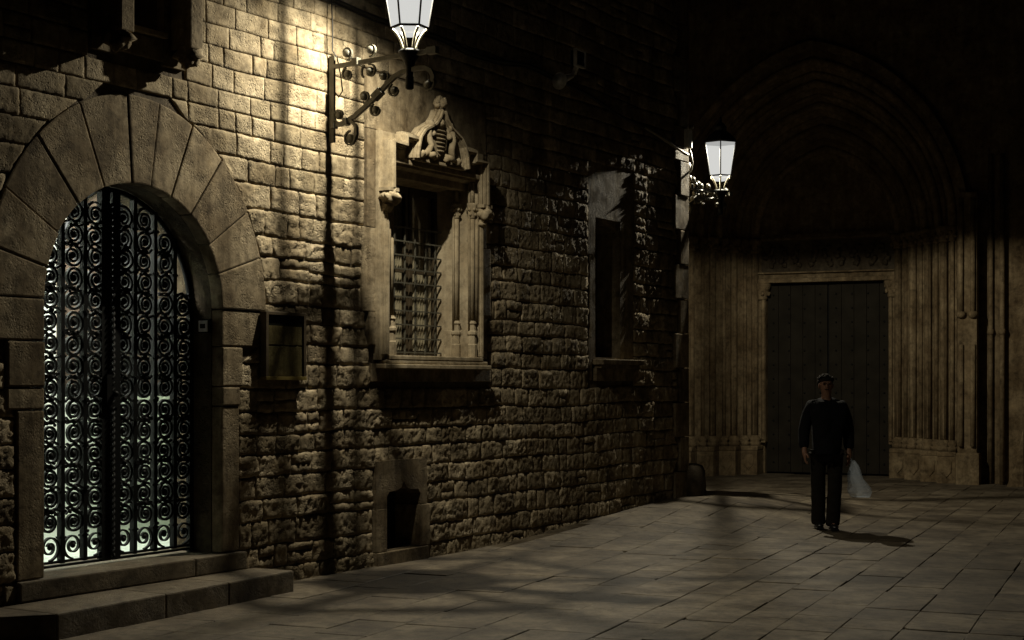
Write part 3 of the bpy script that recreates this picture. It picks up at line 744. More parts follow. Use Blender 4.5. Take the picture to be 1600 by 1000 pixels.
# ================================================================= street lanterns
def lantern(root, reach, zc, watts, rot, tilt=0):
    """root local: x along wall, -y away from the wall; lantern axis at y=-reach; zc = height of the arm"""
    c = (0, -reach, 0)
    mb = MB(); mb.lathe([(.018,zc-.29),(.034,zc-.28),(.034,zc-.19),(.028,zc-.18),(.03,zc-.12),(.05,zc-.06),(.088,zc-.005),(.095,zc+.015),(.075,zc+.03)], c, 16)
    mb.build('cup', 'iron', root)
    mb = MB()
    for k in range(6):
        a = rot+k*pi/3+pi/6*0
        pts = []
        for i in range(9):
            f = i/8; r_ = .052+.085*f**2.6+.012*sin(f*pi); z_ = zc+.03+.165*f
            pts.append((c[0]+r_*cos(a), c[1]+r_*sin(a), z_))
        mb.tube(pts, .0105, 6)
    gl = mb.build('curved_legs', 'gallery', root)
    z0, z1 = zc+.205, zc+.63; r0, r1 = .152, .222
    hexa = lambda r_, z_, k: (c[0]+r_*cos(rot+k*pi/3), c[1]+r_*sin(rot+k*pi/3), z_)
    mb = MB()
    for k in range(6):
        mb.bar(hexa(r0, z0, k), hexa(r0, z0, k+1), .016, .016); mb.bar(hexa(r1, z1, k), hexa(r1, z1, k+1), .018, .018); mb.bar(hexa(r0, z0, k), hexa(r1, z1, k), .011, .011)
    body = mb.build('lantern_frame', 'black', root)
    for k in range(6):
        mb = MB(); q = .985
        mb.add([hexa(r0*q, z0, k), hexa(r0*q, z0, k+1), hexa(r1*q, z1, k+1), hexa(r1*q, z1, k)], [(0,1,2,3)]); mb.build('glass_pane', 'lampglass', body)
    mb = MB(); mb.add([hexa(r0*.97, z0+.004, k) for k in range(6)]+[hexa(.07, z0-.06, k) for k in range(6)], [(k, (k+1)%6, (k+1)%6+6, k+6) for k in range(6)]+[(6,7,8,9,10,11)])
    mb.build('bottom_glass', 'lampglass', body)
    mb = MB()
    for k in range(6):
        mb.add([hexa(r1+.01, z1+.01, k), hexa(r1+.01, z1+.01, k+1), hexa(.15, z1+.10, k+1), hexa(.15, z1+.10, k)], [(0,1,2,3)])
        mb.add([hexa(.15, z1+.10, k), hexa(.15, z1+.10, k+1), hexa(.075, z1+.15, k+1), hexa(.075, z1+.15, k)], [(0,1,2,3)])
    mb.lathe([(.075, z1+.15), (.08, z1+.20), (.05, z1+.24), (.015, z1+.27), (.022, z1+.30), (0, z1+.34)], c, 12)
    mb.build('cap', 'iron', root)
    li = bpy.data.lights.new('lamp_bulb', 'SPOT'); li.energy = watts; li.color = (1, .92, .73); li.shadow_soft_size = .014
    lo = bpy.data.objects.new('lamp_bulb', li); COL.objects.link(lo); lo.parent = root; lo.location = (0, -reach, z1-.012); lo.rotation_euler = (0, R(tilt), 0)
    return li
def volute(mb, cy, cz, ty, tz, r=.033, th=.03):
    r *= .92
    """round end of a scroll in the y-z plane with a short stem"""
    mb.lathe([(r*.35,-th*.75),(r,-th*.5),(r,th*.5),(r*.35,th*.75)], (0,0,0), 16)
    # rotate last lathe so its axis is x, move to (0,-cy,cz)
    n = 16*4
    for i in range(len(mb.v)-n, len(mb.v)):
        x, y, z = mb.v[i]; mb.v[i] = (z, -cy+x, cz+y)
    a0 = math.atan2(tz-cz, cy-ty); q = []
    sgn = 1 if (round(cy*1000) % 2) else -1
    for i in range(15):
        f = i/14; rr_ = r*1.75*(1-f)+r*1.05*f
        a_ = a0+sgn*f*4.4; q.append((0, -cy+rr_*cos(a_), cz+rr_*sin(a_)))
    mb.ribbon(q, (1,0,0), .024, .013)
def bracket(root, reach, zc, discs, collars, curve, low):
    mb = MB(); mb.bar((0, -.012, low-.03), (0, -.012, zc+.07), .024, .05, up=(0,1,0)); mb.build('wall_bar', 'bracket', root)
    mb = MB(); mb.bar((0, -.02, zc-.02), (0, -reach-.22, zc+.0), .034, .034)
    mb.bar((0, -reach-.18, zc), (0, -reach-.27, zc+.0), .055, .055); mb.build('arm', 'bracket', root)
    mb = MB(); mb.ribbon([(0, -a, b) for a, b in curve], (1,0,0), .032, .036); mb.build('curved_brace', 'bracket', root)
    for (a, b, w) in collars:
        mb = MB(); mb.bar((0, -a+w[0], b-w[1]), (0, -a-w[0], b+w[1]), .062, .062); mb.build('collar', 'bracket', root, bevel=.005)
    for (a, b, ta, tb_, r_) in discs:
        mb = MB(); volute(mb, a, b, ta, tb_, r_); mb.build('scroll_end', 'bracket', root)
L1 = empty('wall_lantern', WP(3.363, .03, 0), ROT, 'large glowing hexagonal street lantern on scrolled iron bracket above the carved window', 'street lamp', 'street lanterns on wall brackets')
lamp1 = lantern(L1, .802, 4.25, LAMP1_W, R(5.3), 10)
curve1 = [(.02, 3.745), (.10, 3.745), (.17, 3.765), (.25, 3.80), (.34, 3.855), (.42, 3.905), (.50, 3.965), (.58, 4.03), (.66, 4.085), (.73, 4.11), (.80, 4.115), (.88, 4.125), (.95, 4.12), (1.01, 4.09), (1.035, 4.04), (1.02, 4.0)]
dl = [(.166,4.326,.17,4.26,.036),(.412,4.326,.40,4.26,.034),(.174,4.154,.15,4.22,.036),(.407,4.154,.39,4.22,.036),(.542,4.095,.56,4.03,.034),(.65,3.971,.62,4.04,.036),(.344,3.949,.34,3.87,.034),(.464,3.829,.43,3.9,.036),(.085,3.82,.06,3.75,.036),(.206,3.616,.2,3.69,.042),(.985,3.988,1.01,4.03,.04)]
bracket(L1, .802, 4.25, dl, [(.262, 4.246, (.03, .001)), (.483, 3.955, (.04, .03)), (.03, 3.745, (.02, 0)), (.16, 3.76, (.02, .004))], curve1, 3.63)
mb = MB(); mb.ribbon([(0, -a, b) for a, b in [(.16, 3.765), (.22, 3.755), (.262, 3.71), (.265, 3.65), (.24, 3.60), (.20, 3.585)]], (1,0,0), .03, .026); mb.build('lower_scroll', 'bracket', L1)
mb = MB(); mb.ribbon([(0, -.39+.03*cos(a_)+.04, 4.20-.045+.05*sin(a_)) for a_ in [-1.2+i*.3 for i in range(10)]], (1,0,0), .02, .014); mb.build('small_scroll', 'bracket', L1)
# feeder wire looping to the arm
mb = MB(); mb.tube([(-.02, -.02, 4.80), (-.02, -.03, 4.55), (-.02, -.03, 4.36), (-.01, -.07, 4.3), (0, -.10, 4.15), (0, -.12, 4.02), (0, -.08, 3.97), (0, -.03, 4.03)], .006, 5); mb.build('feeder_wire', 'cable', L1)

c2 = Vector((.39, .30)); a2 = math.atan2(-.30, .39)   # local direction (s, -t)
L2 = empty('wall_lantern', WP(10.37, -.015, 0), ROT+math.atan2(-.096, .85)+pi/2, 'smaller looking glowing street lantern fixed at the far corner of the stone house', 'street lamp', 'street lanterns on wall brackets')
lamp2 = lantern(L2, .85, 4.03, LAMP2_W, R(1.3))
curve2 = [(.02, 3.80), (.08, 3.80), (.15, 3.84), (.22, 3.89), (.30, 3.91), (.40, 3.90), (.50, 3.92), (.62, 3.92), (.78, 3.95), (.88, 3.94), (.93, 3.89)]
d2 = [(.07,4.27,.07,4.2,.05),(.10,4.13,.1,4.05,.032),(.19,4.12,.19,4.05,.03),(.25,4.06,.25,4.03,.028),(.31,4.08,.31,4.03,.03),(.38,4.06,.38,4.03,.03),(.22,3.95,.22,3.9,.03),(.30,3.97,.3,3.91,.03),(.42,3.96,.41,3.9,.028),(.95,3.87,.92,3.9,.034),(1.0,4.06,.98,4.03,.03),(.55,4.07,.55,4.03,.03),(.66,3.99,.66,3.93,.03),(.14,3.74,.15,3.82,.03),(.08,3.68,.06,3.78,.032)]
bracket(L2, .85, 4.03, d2, [(.12, 4.03, (.03, .0)), (.2, 3.88, (.03, .02))], curve2, 3.62)
rr = random.Random(4)
for k in range(16):   # acanthus leaves on the brace
    a_ = .12+.76*rr.random(); b_ = 3.83+.2*rr.random(); mb = MB()
    mb.blob((rr.uniform(-.03,.03), -a_, b_), .026, 8, 5, (1.1, 1.3, .6), .8, k); mb.build('leaf', 'bracket', L2)
for li, sz, bl in ((lamp1, 170, 1.0), (lamp2, 168.5, .10)):
    li.spot_size = R(sz); li.spot_blend = bl

# ================================================================= small things on the wall
nb = empty('notice_board', WP(2.73, .0, 1.9), ROT, 'small dark framed glass notice board on the wall right of the arched gate', 'notice board')
mb = MB()
for (x0,x1,z0,z1) in ((-.245,-.215,-.25,.26),(.215,.245,-.25,.26),(-.215,.215,.235,.26)): mb.box(x0,x1,-.085,-.02,z0,z1)
mb.build('frame', 'wood', nb, bevel=.003)
mb = MB(); mb.box(-.245,.245,-.088,-.02,-.28,-.251); mb.build('bottom_rail', 'ochre', nb, bevel=.003)
mb = MB(); mb.box(-.215,.215,-.080,-.077,-.25,.235); mb.build('glass', 'acrylic', nb)
mb = MB(); mb.ct=.3; mb.box(-.215,.215,-.068,-.03,-.25,-.012); mb.box(-.215,.215,-.068,-.03,.0,.15); mb.build('back_panel', 'ashlar', nb, bevel=.004)
mb = MB(); mb.box(-.215,.215,-.066,-.03,.152,.235); mb.build('dark_header', 'black', nb)
ic = empty('intercom', WP(2.0, 0, 1.95), ROT, 'small pale intercom plate on the right inner side of the gateway', 'intercom')
mb = MB(); mb.box(.028, .062, .09, .20, .03, .135); mb.build('back_box', 'black', ic)
mb = MB(); mb.box(.020, .0275, .10, .19, .04, .125); mb.build('face_plate', 'greyplastic', ic, bevel=.002)
mb = MB(); mb.box(.015, .0195, .12, .17, .065, .10); mb.build('speaker_panel', 'iron', ic)
# cable along the facade
cb = MB(); pts = []
for i in range(60):
    s_ = 3.1+7.2*i/59; sag = .045*sin((s_-3.1)*1.75)**2
    zz = 4.80+.02*sin(s_*2.1)-sag if s_ < 6.6 else 4.80-.33*smooth(6.6, 10.2, s_)+.012*sin(s_*5)
    pts.append((s_, -.035-.01*sin(s_*3), zz))
cb.tube(pts, .017, 6); cb.tube([(p[0], p[1]+.004, p[2]-.03+.006*sin(p[0]*9)) for p in pts[:34]], .010, 5)
c_ = cb.build('power_cable', 'cable'); c_.location = P0; c_.rotation_euler = (0,0,ROT)
tag(c_, 'thick black power cable running high along the stone wall behind the lantern', 'cable')
cc = MB(); cc.tube([(9.12, -.06, 4.56), (9.3, -.08, 4.52), (9.6, -.09, 4.47), (9.9, -.09, 4.42), (10.12, -.1, 4.38), (10.25, -.09, 4.38), (10.33, -.06, 4.45)], [.02,.016,.02,.016,.02,.017,.015], 7)
c_ = cc.build('pale_conduit', 'gallery'); c_.location = P0; c_.rotation_euler = (0,0,ROT); tag(c_, 'pale sagging conduit leading to the box at the far house corner', 'conduit')
jb = empty('junction_box', WP(10.27, .0, 4.42), ROT, 'small electrical box with looping wire high on the far corner of the house', 'electrical box')
mb = MB(); mb.box(-.05,.06,-.10,-.036,.05,.28); mb.build('box', 'greyplastic', jb, bevel=.01)
mb = MB(); mb.tube([(.0,-.08,.06),(.02,-.1,-.03),(.06,-.1,-.12),(.09,-.07,-.2),(.11,-.02,-.24)], .012, 6); mb.tube([(.03,-.09,.28),(.05,-.11,.33),(.08,-.09,.30)], .012, 6); mb.build('wire', 'gallery', jb)
fl = empty('wall_floodlight', WP(7.1, .0, 4.9), ROT, 'small square floodlight on a horn-shaped arm high on the dark wall', 'floodlight')
mb = MB()
for (x0,x1,z0,z1) in ((-.10,.10,.13,.145),(-.10,.10,-.035,-.02),(-.10,-.088,-.02,.13),(.088,.10,-.02,.13)): mb.box(x0,x1,-.34,-.30,z0,z1)
mb.build('frame', 'greyplastic', fl)
mb = MB(); mb.box(-.088,.088,-.32,-.26,-.02,.13); mb.build('housing', 'black', fl)
mb = MB(); mb.lathe([(.02,0),(.03,.08),(.045,.2),(.09,.27)], (0,0,0), 12)
mb.v = [(x*1-.06-z*1.0*.0, -.30+y, z) for x,y,z in mb.v]
mb.v = [(-.30+(.27-z)*1.0, -.25+(y+.30), -.22+x+.06+(.27-z)*.35) for x,y,z in mb.v]
mb.bar((0,-.25,-.10),(0,-.28,-.02),.04); mb.bar((0,-.25,-.10),(0,-.0,-.12),.03)
mb.build('horn', 'greyplastic', fl)

# ================================================================= guard stone at the corner
mb = MB(); mb.ct=.3
mb.lathe([(.26, -.08), (.26, .12), (.245, .30), (.215, .36), (.15, .385), (0, .39)], (0,0,0), 14, 0, True, (1, .9))
gs = mb.build('guard_stone', 'mortar'); p = WP(10.52, -.06, 0); gs.location = (p.x, p.y, gz(p.x, p.y)); gs.rotation_euler = (0,0,ROT)
tag(gs, 'low rounded guard stone at the foot of the far house corner', 'guard stone')

# ================================================================= CHURCH PORTAL
ch = empty('church', CO, CROT, 'dark gothic church front with deep splayed portal behind the walking man', 'church')
# local: x right (q), y = into church ; e (outwards) = -y
def cmat(t): return t
rr = random.Random(31)
# door
DW, DH = 1.10, 3.34
mb = MB(); mb.box(-DW, DW, .12, .16, 0, DH); door = mb.build('door', 'black', ch)
for sx in (-1, 1):
    for k in range(5):
        x0 = sx*(.012+k*.216) if sx > 0 else -(.012+(k+1)*.216); mb = MB(); mb.box(x0+.003, x0+.213, .06, .10, .03, DH-.01)
        mb.build('board', 'door', door, bevel=.004)
mb = MB()
mb.lathe([(.0, .0)], (0,0,0), 3) if False else None
st0 = None
for i in range(8):
    for j in range(13):
        x = -DW+.14+i*(2*DW-.28)/7; z_ = .2+j*.245
        if st0 is None:
            m_ = MB(); m_.blob((0,0,0), .017, 8, 5, (1,.7,1)); st0 = m_.build('stud', 'iron', door, loc=(x, .052, z_))
        else: link_copy(st0, door, (x, .052, z_))
# jambs: splayed wall behind the shafts
for sgn in (-1, 1):
    mb = MB(); X = lambda a_: sgn*a_
    mb.add([(X(1.10), .3, 0), (X(1.10), 0, 0), (X(2.32), -1.32, 0), (X(2.32), .3, 0), (X(1.10), .3, 4.1), (X(1.10), 0, 4.1), (X(2.32), -1.32, 4.1), (X(2.32), .3, 4.1)],
           [(0,1,2,3), (4,7,6,5), (0,4,5,1), (1,5,6,2), (2,6,7,3), (3,7,4,0)]); mb.build('splayed_jamb', 'church', ch)
    # slender door post with capital
    mb = MB(); mb.ct=.6; mb.box(min(X(1.06),X(1.22)), max(X(1.06),X(1.22)), -.14, .04, .55, 3.05); mb.tube([(X(1.10), -.14, .6), (X(1.10), -.14, 3.05)], .035, 8); post = mb.build('door_post', 'church', ch, bevel=.01)
    mb = MB(); mb.lathe([(.08,3.05),(.10,3.08),(.09,3.12),(.13,3.22),(.155,3.30),(.155,3.34)], (X(1.13), -.10, 0), 10)
    for q in range(10): mb.blob((X(1.13)+.12*cos(q*.63), -.10+.12*sin(q*.63), 3.16+.09*(q%2)), .035, 7, 5, (1,1,1), .6, q)
    mb.build('capital', 'church', post)
    # shafts
    nsh = 8
    for k in range(nsh):
        f = (k+.5)/nsh; x = 1.16+1.16*f; y = -1.30*f-.03; big = k % 2 == 0
        r_ = .062 if big else .034
        y2 = y-(.10 if big else .05); mb = MB(); zz = .66
        pts = []; 
        mb.ct = rr.random(); mb.tube([(X(x), y2, .66), (X(x), y2, 3.86)], r_, 10)
        if big: mb.bar((X(x), y2-r_, .7), (X(x), y2-r_, 3.84), .02, .02)
        sh = mb.build('column_shaft', 'church', ch)
        mb = MB(); mb.lathe([(r_,3.86),(r_+.03,3.87),(r_+.02,3.90),(r_+.05,4.00),(r_+.075,4.06),(r_+.075,4.11)], (X(x), y2, 0), 10)
        for q in range(7): mb.blob((X(x)+(r_+.045)*cos(q*.9), y2+(r_+.045)*sin(q*.9), 3.94+.06*(q%2)), .035, 7, 5, (1,1,1), .7, q+k)
        mb.build('capital', 'church', sh)
        mb = MB(); mb.lathe([(r_+.045,.50),(r_+.045,.56),(r_+.02,.58),(r_+.055,.62),(r_+.015,.66),(r_,.68)], (X(x), y2, 0), 10)
        mb.build('base', 'church', sh)
    # plinth, stepped
    for k in range(4):
        xa, xb = 1.12+.30*k, 1.12+.30*(k+1); mb = MB(); mb.ct = rr.random(); ya = -1.30*(xb-1.12)/1.2-.16
        mb.box(min(X(xa),X(xb))+.003, max(X(xa),X(xb))-.003, ya, .2, -.05, .42); mb.build('plinth_block', 'church', ch, bevel=.015)
        mb = MB(); mb.ct = rr.random(); mb.box(min(X(xa),X(xb))+.0, max(X(xa),X(xb))-.0, ya+.03, .2, .421, .50); mb.build('plinth_moulding', 'church', ch, bevel=.018)
        # worn shield panel
        mb = MB(); cx_ = X((xa+xb)/2); mb.prism([(cx_-.09,.35),(cx_+.09,.35),(cx_+.08,.18),(cx_,.08),(cx_-.08,.18)], ya-.018, ya+.01); mb.build('shield_relief', 'church', ch, bevel=.012)
# lintel, frieze, cornice
mb = MB(); mb.box(-1.32, 1.32, -.18, .3, 3.345, 3.42); mb.box(-1.26, 1.26, -.13, .3, 3.42, 3.50); mb.box(-1.2, 1.2, -.22, .3, 3.50, 3.53); mb.build('lintel', 'church', ch, bevel=.015)
mb = MB(); mb.box(-1.15, 1.15, -.06, .3, 3.53, 4.08); fz = mb.build('frieze', 'mortar', ch)
for k in range(9):
    mb = MB(); x = -1.0+.25*k
    for q in range(5): mb.blob((x+rr.uniform(-.07,.07), -.09, 3.66+.07*q), .05, 8, 6, (1,.8,1), .7, k*5+q)
    mb.build('carved_figure', 'mortar', fz)
mb = MB(); mb.box(-1.2, 1.2, -.24, .3, 4.08, 4.13); mb.box(-1.2, 1.2, -.17, .3, 4.13, 4.19); mb.build('cornice', 'church', ch, bevel=.012)
# archivolts: pointed arches
def pointed(hw, z0, rise, n=14):
    """pointed arch from (-hw,z0) to (hw,z0); two arcs"""
    Rr = (hw*hw+rise*rise)/(2*hw); out = []
    amax = math.asin(min(1, rise/Rr))
    for i in range(n+1): a_ = amax*i/n; out.append((-(Rr*cos(a_)-(Rr-hw)), z0+Rr*sin(a_)))
    return out+[(-x, z_) for x, z_ in out[-2::-1]]
for k in range(9):
    f = (k+.5)/9; hw = 1.16+1.16*f; y = -1.30*f-.03; big = k % 2 == 0; r_ = .07 if big else .042
    mb = MB(); mb.ct = rr.random(); mb.tube([(x, y-(.05 if big else 0), z_) for x, z_ in pointed(hw, 4.11, 1.25*hw)], r_, 8); mb.build('archivolt', 'church', ch)
# stepped arch shell behind the rolls
mb = MB(); nst = 9; prev = None; 
rings = []
for k in range(nst+1):
    f = k/nst; hw = 1.10+1.24*f; rings.append([(x, -1.32*f, z_) for x, z_ in pointed(hw, 4.1, 1.25*hw)])
for ra, rb in zip(rings, rings[1:]):
    n = len(ra); mb.add(ra+rb, [(i, i+1, n+i+1, n+i) for i in range(n-1)])
mb.build('arch_shell', 'church', ch, fix=False)
mb = MB(); mb.box(-1.6, 1.6, .0, .1, 4.1, 6.4); mb.build('tympanum', 'church', ch)
# front wall round the arch
fa = pointed(2.34, 4.1, 1.25*2.34)
outer = [(-9, -.1), (-2.34, -.1)]+[(-2.34, 4.09)]+fa[1:-1]+[(2.34, 4.09), (2.34, -.1), (3.35, -.1), (3.35, 14), (-9, 14)]
bm = bmesh.new(); vv = [bm.verts.new((x, -1.32, z_)) for x, z_ in outer]; k = len(vv); ee = [bm.edges.new((vv[i], vv[(i+1)%k])) for i in range(k)]
bmesh.ops.triangle_fill(bm, use_beauty=True, edges=ee); me = bpy.data.meshes.new('front_wall'); bm.to_mesh(me); bm.free(); me.materials.append(M['church'])
o = bpy.data.objects.new('front_wall', me); COL.objects.link(o); o.parent = ch
# hood of the arch
mb = MB(); mb.ribbon([(x, -1.40, z_) for x, z_ in pointed(2.46, 4.1, 1.25*2.46)], (0,1,0), .16, .12); mb.build('hood_mould', 'church', ch)
# right pier with clustered shafts and blind tracery
mb = MB(); mb.ct=.5; mb.box(2.36, 2.66, -1.62, -1.325, 0, 4.6); pier = mb.build('pier', 'church', ch, bevel=.02)
for x in (2.42, 2.60):
    mb = MB(); mb.ct=.7; mb.tube([(x, -1.64, .6), (x, -1.64, 2.2)], .04, 8); mb.tube([(x, -1.64, 2.7), (x, -1.64, 4.5)], .04, 8); mb.lathe([(.05,2.62),(.08,2.66),(.08,2.7),(.05,2.72)], (x,-1.64,0), 8)
    mb.build('column_shaft', 'church', ch)
mb = MB(); mb.box(2.34, 2.70, -1.70, -1.3, -.05, .5); mb.build('plinth_block', 'church', ch, bevel=.03)
for x, y in ((2.84, -1.36), (3.02, -1.42)):
    mb = MB(); mb.ct=.2; mb.tube([(x, y, -.02), (x, y, 5.2)], .04, 8); mb.lathe([(.045,2.35),(.06,2.4),(.045,2.45)], (x,y,0), 8); mb.build('column_shaft', 'church', ch)
# right buttress of squared blocks with sloping foot
zz = -.05; row = 0
while zz < 9:
    h = .34+.06*rr.random() if zz < 1.1 else .40+.08*rr.random(); x = 3.38-(.0); out = .16 if zz < 1.1 else 0
    first = True
    while x < 8.5:
        w = rr.uniform(.45, .8); mb = MB(); mb.ct = rr.random(); 
        mb.box(x+.004, x+w-.004, -1.62-out-rr.uniform(0,.012), -1.3, zz+.004, zz+h-.004); mb.build('block', 'church', ch, bevel=.012); x += w
    zz += h
    if zz > 5.4: break
mb = MB(); mb.box(3.37, 8.6, -1.6, -1.2, 5.4, 14); mb.box(3.36, 8.6, -1.3, -1.2, 0, 5.4); mb.build('upper_wall', 'church', ch)
mb = MB(); mb.box(3.34, 8.6, -1.86, -1.3, 1.10, 1.20); mb.build('ledge', 'church', ch, bevel=.03)
mb = MB(); mb.add([(3.10,-1.86,-.05),(3.376,-1.86,-.05),(3.376,-1.86,.95),(3.30,-1.86,.60),(3.26,-1.86,.35),(3.10,-1.3,-.05),(3.376,-1.3,-.05),(3.376,-1.3,.95),(3.30,-1.3,.6),(3.26,-1.3,.35)],
  [(0,1,2,3,4),(9,8,7,6,5),(0,4,9,5),(4,3,8,9),(3,2,7,8),(1,6,7,2),(0,5,6,1)]); mb.build('sloping_foot', 'church', ch, bevel=.02)
mb = MB(); mb.ct=.6
for q in range(8): mb.blob((3.75+rr.uniform(-.06,.06), -1.66, 3.72+rr.uniform(-.1,.1)), .05, 8, 6, (1,.8,1), .7, q)
mb.tube([(3.75,-1.66,3.8),(3.75,-1.66,4.4)], .03, 6); mb.box(3.4, 3.9, -1.72, -1.6, 3.52, 3.60); mb.build('carved_bracket', 'church', ch)

# ================================================================= PERSON
def skinned(name, joints, edges, root, mat, parent, sub=2, loc=(0,0,0)):
    """joints: name -> (pos, rx, ry)"""
    keys = list(joints); me = bpy.data.meshes.new(name+'_skel')
    me.from_pydata([joints[k][0] for k in keys], [(keys.index(a), keys.index(b)) for a, b in edges], [])
    o = bpy.data.objects.new(name+'_tmp', me); COL.objects.link(o)
    md = o.modifiers.new('skin', 'SKIN'); md.use_smooth_shade = True
    sv = me.skin_vertices[0].data
    for i, k in enumerate(keys):
        sv[i].radius = (joints[k][1], joints[k][2]); sv[i].use_root = (k == root)
    sb = o.modifiers.new('sub', 'SUBSURF'); sb.levels = sub; sb.render_levels = sub
    bpy.context.view_layer.update()
    dg = bpy.context.evaluated_depsgraph_get(); m2 = bpy.data.meshes.new_from_object(o.evaluated_get(dg)); m2.name = name
    bpy.data.objects.remove(o); m2.materials.clear(); m2.materials.append(M[mat])
    for p_ in m2.polygons: p_.use_smooth = True
    r = bpy.data.objects.new(name, m2); COL.objects.link(r); r.parent = parent; r.location = loc
    return r
PX, PY = 3.42, 16.35
per = empty('person', (PX, PY, gz(PX, PY)+.004), R(-4), 'man in dark jacket and trousers walking towards us carrying a plastic bag', 'person')
# local: faces -y ; +x is viewer's right (his left)
V3 = Vector
J = dict(
 pel=((0,0,.93),.13,.10), wst=((0.005,.0,1.06),.125,.09), chs=((.01,-.01,1.28),.155,.11), nkb=((.0,.0,1.455),.065,.06), nck=((-.005,-.015,1.51),.052,.054), chin=((-.008,-.035,1.565),.056,.062), hd=((-.012,-.03,1.63),.074,.088), top=((-.012,-.02,1.685),.066,.08),
 lsh=((.17,.0,1.40),.06,.06), lel=((.235,.03,1.12),.045,.045), lwr=((.235,-.05,.885),.03,.03), lpalm=((.235,-.07,.82),.02,.038),
 rsh=((-.17,.0,1.40),.06,.06), rel=((-.235,.04,1.13),.045,.045), rwr=((-.25,-.07,.90),.03,.03), rpalm=((-.25,-.095,.84),.02,.038),
 lhp=((.09,0,.88),.09,.09), lkn=((.075,-.09,.50),.06,.062), lan=((.06,-.03,.10),.042,.045), lft=((.065,-.12,.035),.025,.02),
 rhp=((-.09,0,.88),.09,.09), rkn=((-.085,.02,.49),.06,.062), ran=((-.08,.10,.13),.042,.045), rft=((-.085,.0,.04),.025,.02))
E = [('pel','wst'),('wst','chs'),('chs','nkb'),('nkb','nck'),('nck','chin'),('chin','hd'),('hd','top'),('chs','lsh'),('lsh','lel'),('lel','lwr'),('lwr','lpalm'),('chs','rsh'),('rsh','rel'),('rel','rwr'),('rwr','rpalm'),
     ('pel','lhp'),('lhp','lkn'),('lkn','lan'),('lan','lft'),('pel','rhp'),('rhp','rkn'),('rkn','ran'),('ran','rft')]
# fingers as chains rooted in the palm
for side, px_, sg in (('l', .235, 1), ('r', -.25, -1)):
    py_, pz_ = J[side+'palm'][0][1], J[side+'palm'][0][2]
    for fi, (dy, ln) in enumerate(((-.03, .07), (-.01, .078), (.01, .073), (.028, .058))):
        a_ = f'{side}f{fi}a'; b_ = f'{side}f{fi}b'; c_ = f'{side}f{fi}c'
        J[a_] = ((px_, py_+dy, pz_-.035), .0095, .0095); J[b_] = ((px_-sg*.012, py_+dy*1.1, pz_-.035-ln*.55), .0085, .0085); J[c_] = ((px_-sg*.036, py_+dy*1.1, pz_-.035-ln*.85), .0075, .0075)
        E += [(side+'palm', a_), (a_, b_), (b_, c_)]
    J[side+'t1'] = ((px_-sg*.02, py_-.045, pz_+.01), .012, .012); J[side+'t2'] = ((px_-sg*.035, py_-.058, pz_-.03), .0095, .0095)
    E += [(side+'palm', side+'t1'), (side+'t1', side+'t2')]
body = skinned('body', J, E, 'pel', 'skin', per)
# face details
mb = MB(); hx, hy, hz = -.012, -.112, 1.615
mb.tube([(hx, hy+.004, hz+.030), (hx, hy-.010, hz+.008), (hx, hy-.022, hz-.012), (hx, hy-.002, hz-.018)], [.006,.009,.013,.008], 7)
for sx in (-1, 1): mb.blob((hx+sx*.074, -.035, 1.615), .022, 8, 6, (.4,.9,1.3)); mb.tube([(hx+sx*.012, hy+.004, hz+.040), (hx+sx*.045, hy+.012, hz+.038)], .007, 5)
mb.build('facial_features', 'skin', per)
mb = MB()
for sx in (-1, 1): mb.blob((hx+sx*.029, hy+.012, hz+.022), .010, 8, 6, (1.3,.6,.6))
mb.tube([(hx-.022, hy+.012, hz-.038), (hx, hy+.004, hz-.038), (hx+.022, hy+.012, hz-.038)], .005, 5)
for sx in (-1, 1): mb.tube([(hx+sx*.012, hy+.003, hz+.043), (hx+sx*.045, hy+.012, hz+.041)], .0045, 5)
mb.build('eyes_and_brows', 'hair', per)
mb = MB(); rr = random.Random(2)
mb.blob((-.012, .004, 1.682), .088, 16, 10, (.97, 1.06, .72), .22, 4); mb.blob((-.012, .035, 1.65), .084, 14, 10, (1, .85, 1), .15, 2)
for k in range(60):
    a_ = rr.uniform(0, 2*pi); el = rr.uniform(.15, 1.4); d = V3((cos(a_)*cos(el)*.092, sin(a_)*cos(el)*.10, sin(el)*.068)); p_ = V3((-.012, -.008, 1.675))+d
    if d.y < -.05 and d.z < .045: continue
    mb.tube([p_-d*.15, p_+d*.04+V3((0, -.008, .003)), p_+d*.05+V3((rr.uniform(-.012,.012), -.02, -.008))], [.014, .010, .002], 5)
mb.build('hair', 'hair', per)
# jacket
K = dict(hm2=((0.0,0,.73),.225,.17), hem=((0.0,0,.86),.235,.17), w=((.005,0,1.05),.235,.165), c=((.01,-.005,1.27),.235,.165), s=((.0,.005,1.415),.12,.09), col=((-.003,.0,1.485),.078,.074),
 ls=((.175,.005,1.385),.095,.09), le=((.240,.035,1.12),.073,.07), lw=((.240,-.045,.885),.06,.058), rs=((-.175,.005,1.385),.095,.09), re=((-.243,.045,1.13),.073,.07), rw=((-.255,-.068,.90),.06,.058))
KE = [('hm2','hem'),('hem','w'),('w','c'),('c','s'),('s','col'),('c','ls'),('ls','le'),('le','lw'),('c','rs'),('rs','re'),('re','rw')]
jk = skinned('jacket', K, KE, 'w', 'jacket', per)
for v in jk.data.vertices:
    c_ = v.co; n_ = noise.noise(c_*7)*.010+noise.noise(c_*19)*.005; v.co += V3((c_.x, c_.y, 0)).normalized()*n_
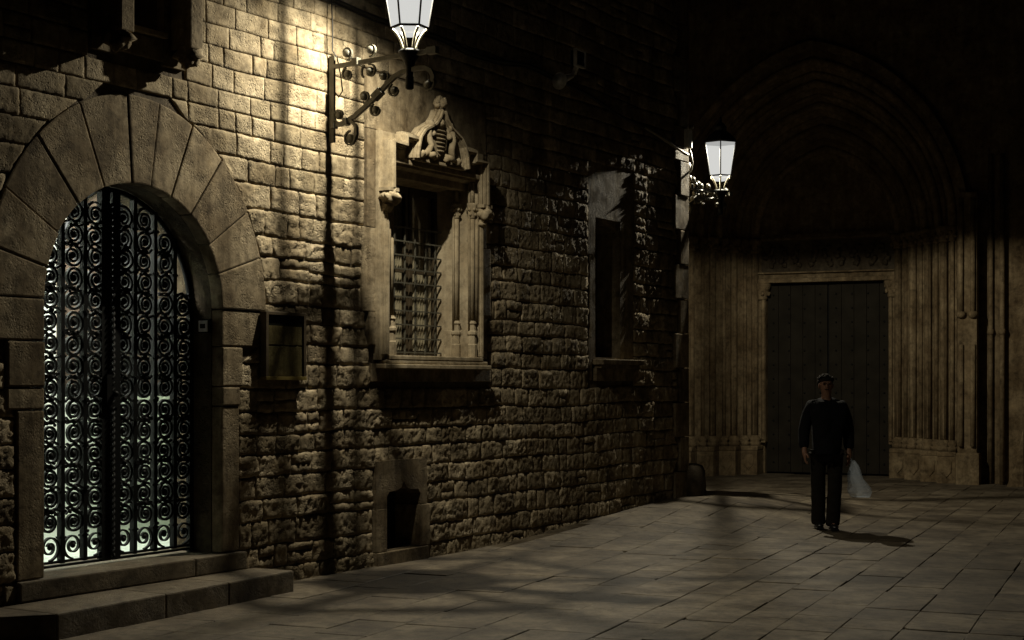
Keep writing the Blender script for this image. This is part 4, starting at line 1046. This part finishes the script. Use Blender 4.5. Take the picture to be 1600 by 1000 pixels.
# trousers
T = dict(p=((0,0,.90),.155,.115), lh=((.095,0,.82),.105,.10), lk=((.078,-.085,.50),.083,.083), la=((.062,-.04,.095),.072,.085), lz=((.062,-.05,.03),.07,.09), rh=((-.095,0,.82),.105,.10), rk=((-.088,.02,.49),.083,.083), ra=((-.08,.07,.10),.07,.085), rz=((-.082,.06,.035),.068,.09))
tr = skinned('trousers', T, [('p','lh'),('lh','lk'),('lk','la'),('la','lz'),('p','rh'),('rh','rk'),('rk','ra'),('ra','rz')], 'p', 'trousers', per)
for v in tr.data.vertices:
    c_ = v.co; v.co.x += noise.noise(c_*9)*.008; v.co.y += noise.noise(c_*9+V3((5,5,5)))*.008
for (x, y, z_, tilt) in ((.064, -.03, .004, 0), (-.083, .08, .012, .0)):
    mb = MB(); mb.blob((x, y-.005, z_+.055), .052, 12, 8, (.85, 1.1, .95)); mb.blob((x, y-.12, z_+.038), .05, 12, 8, (.95, 1.6, .68)); mb.box(x-.042, x+.042, y-.19, y+.05, z_+.004, z_+.022)
    mb.build('shoe', 'shoe', per, bevel=.004)

# carried bag
per.scale = (.985,.985,.965)
bagr = empty('plastic_bag', (PX, PY, gz(PX, PY)), R(-4), 'thin whitish plastic carrier bag hanging from the walking man\'s hand', 'bag')
mb = MB(); n, m_ = 28, 14; top = V3((.27, -.075, .76)); vs = []
for k in range(m_+1):
    f = k/m_; zc_ = top.z-.39*f; cx_ = top.x+.075*f; wx = .018+.095*min(1, f*1.25)**.8; wy = .012+.07*min(1, f*1.3)
    if k == m_: wx *= .9; wy *= .8
    for i in range(n):
        a_ = 2*pi*i/n; cr = 1+.34*noise.noise(V3((cos(a_)*2.2, sin(a_)*2.2, f*3)))+.05*sin(a_*7+f*2)*(1-f*.5)
        vs.append((cx_+wx*cos(a_)*cr, top.y+wy*sin(a_)*cr, zc_+.012*sin(a_*3)*(f > .9)))
fs = [(k*n+i, k*n+(i+1)%n, (k+1)*n+(i+1)%n, (k+1)*n+i) for k in range(m_) for i in range(n)]+[tuple(m_*n+i for i in range(n))]
mb.add(vs, fs, True); mb.build('bag_body', 'bag', bagr, fix=False)
for dy in (-.02, .02):
    mb = MB(); mb.tube([(.255, -.075+dy, .75), (.24, -.075+dy, .785), (.225, -.075, .79), (.235, -.075-dy*.2, .80), (.262, -.075+dy, .755)], .007, 5); mb.build('handle', 'bag', bagr)
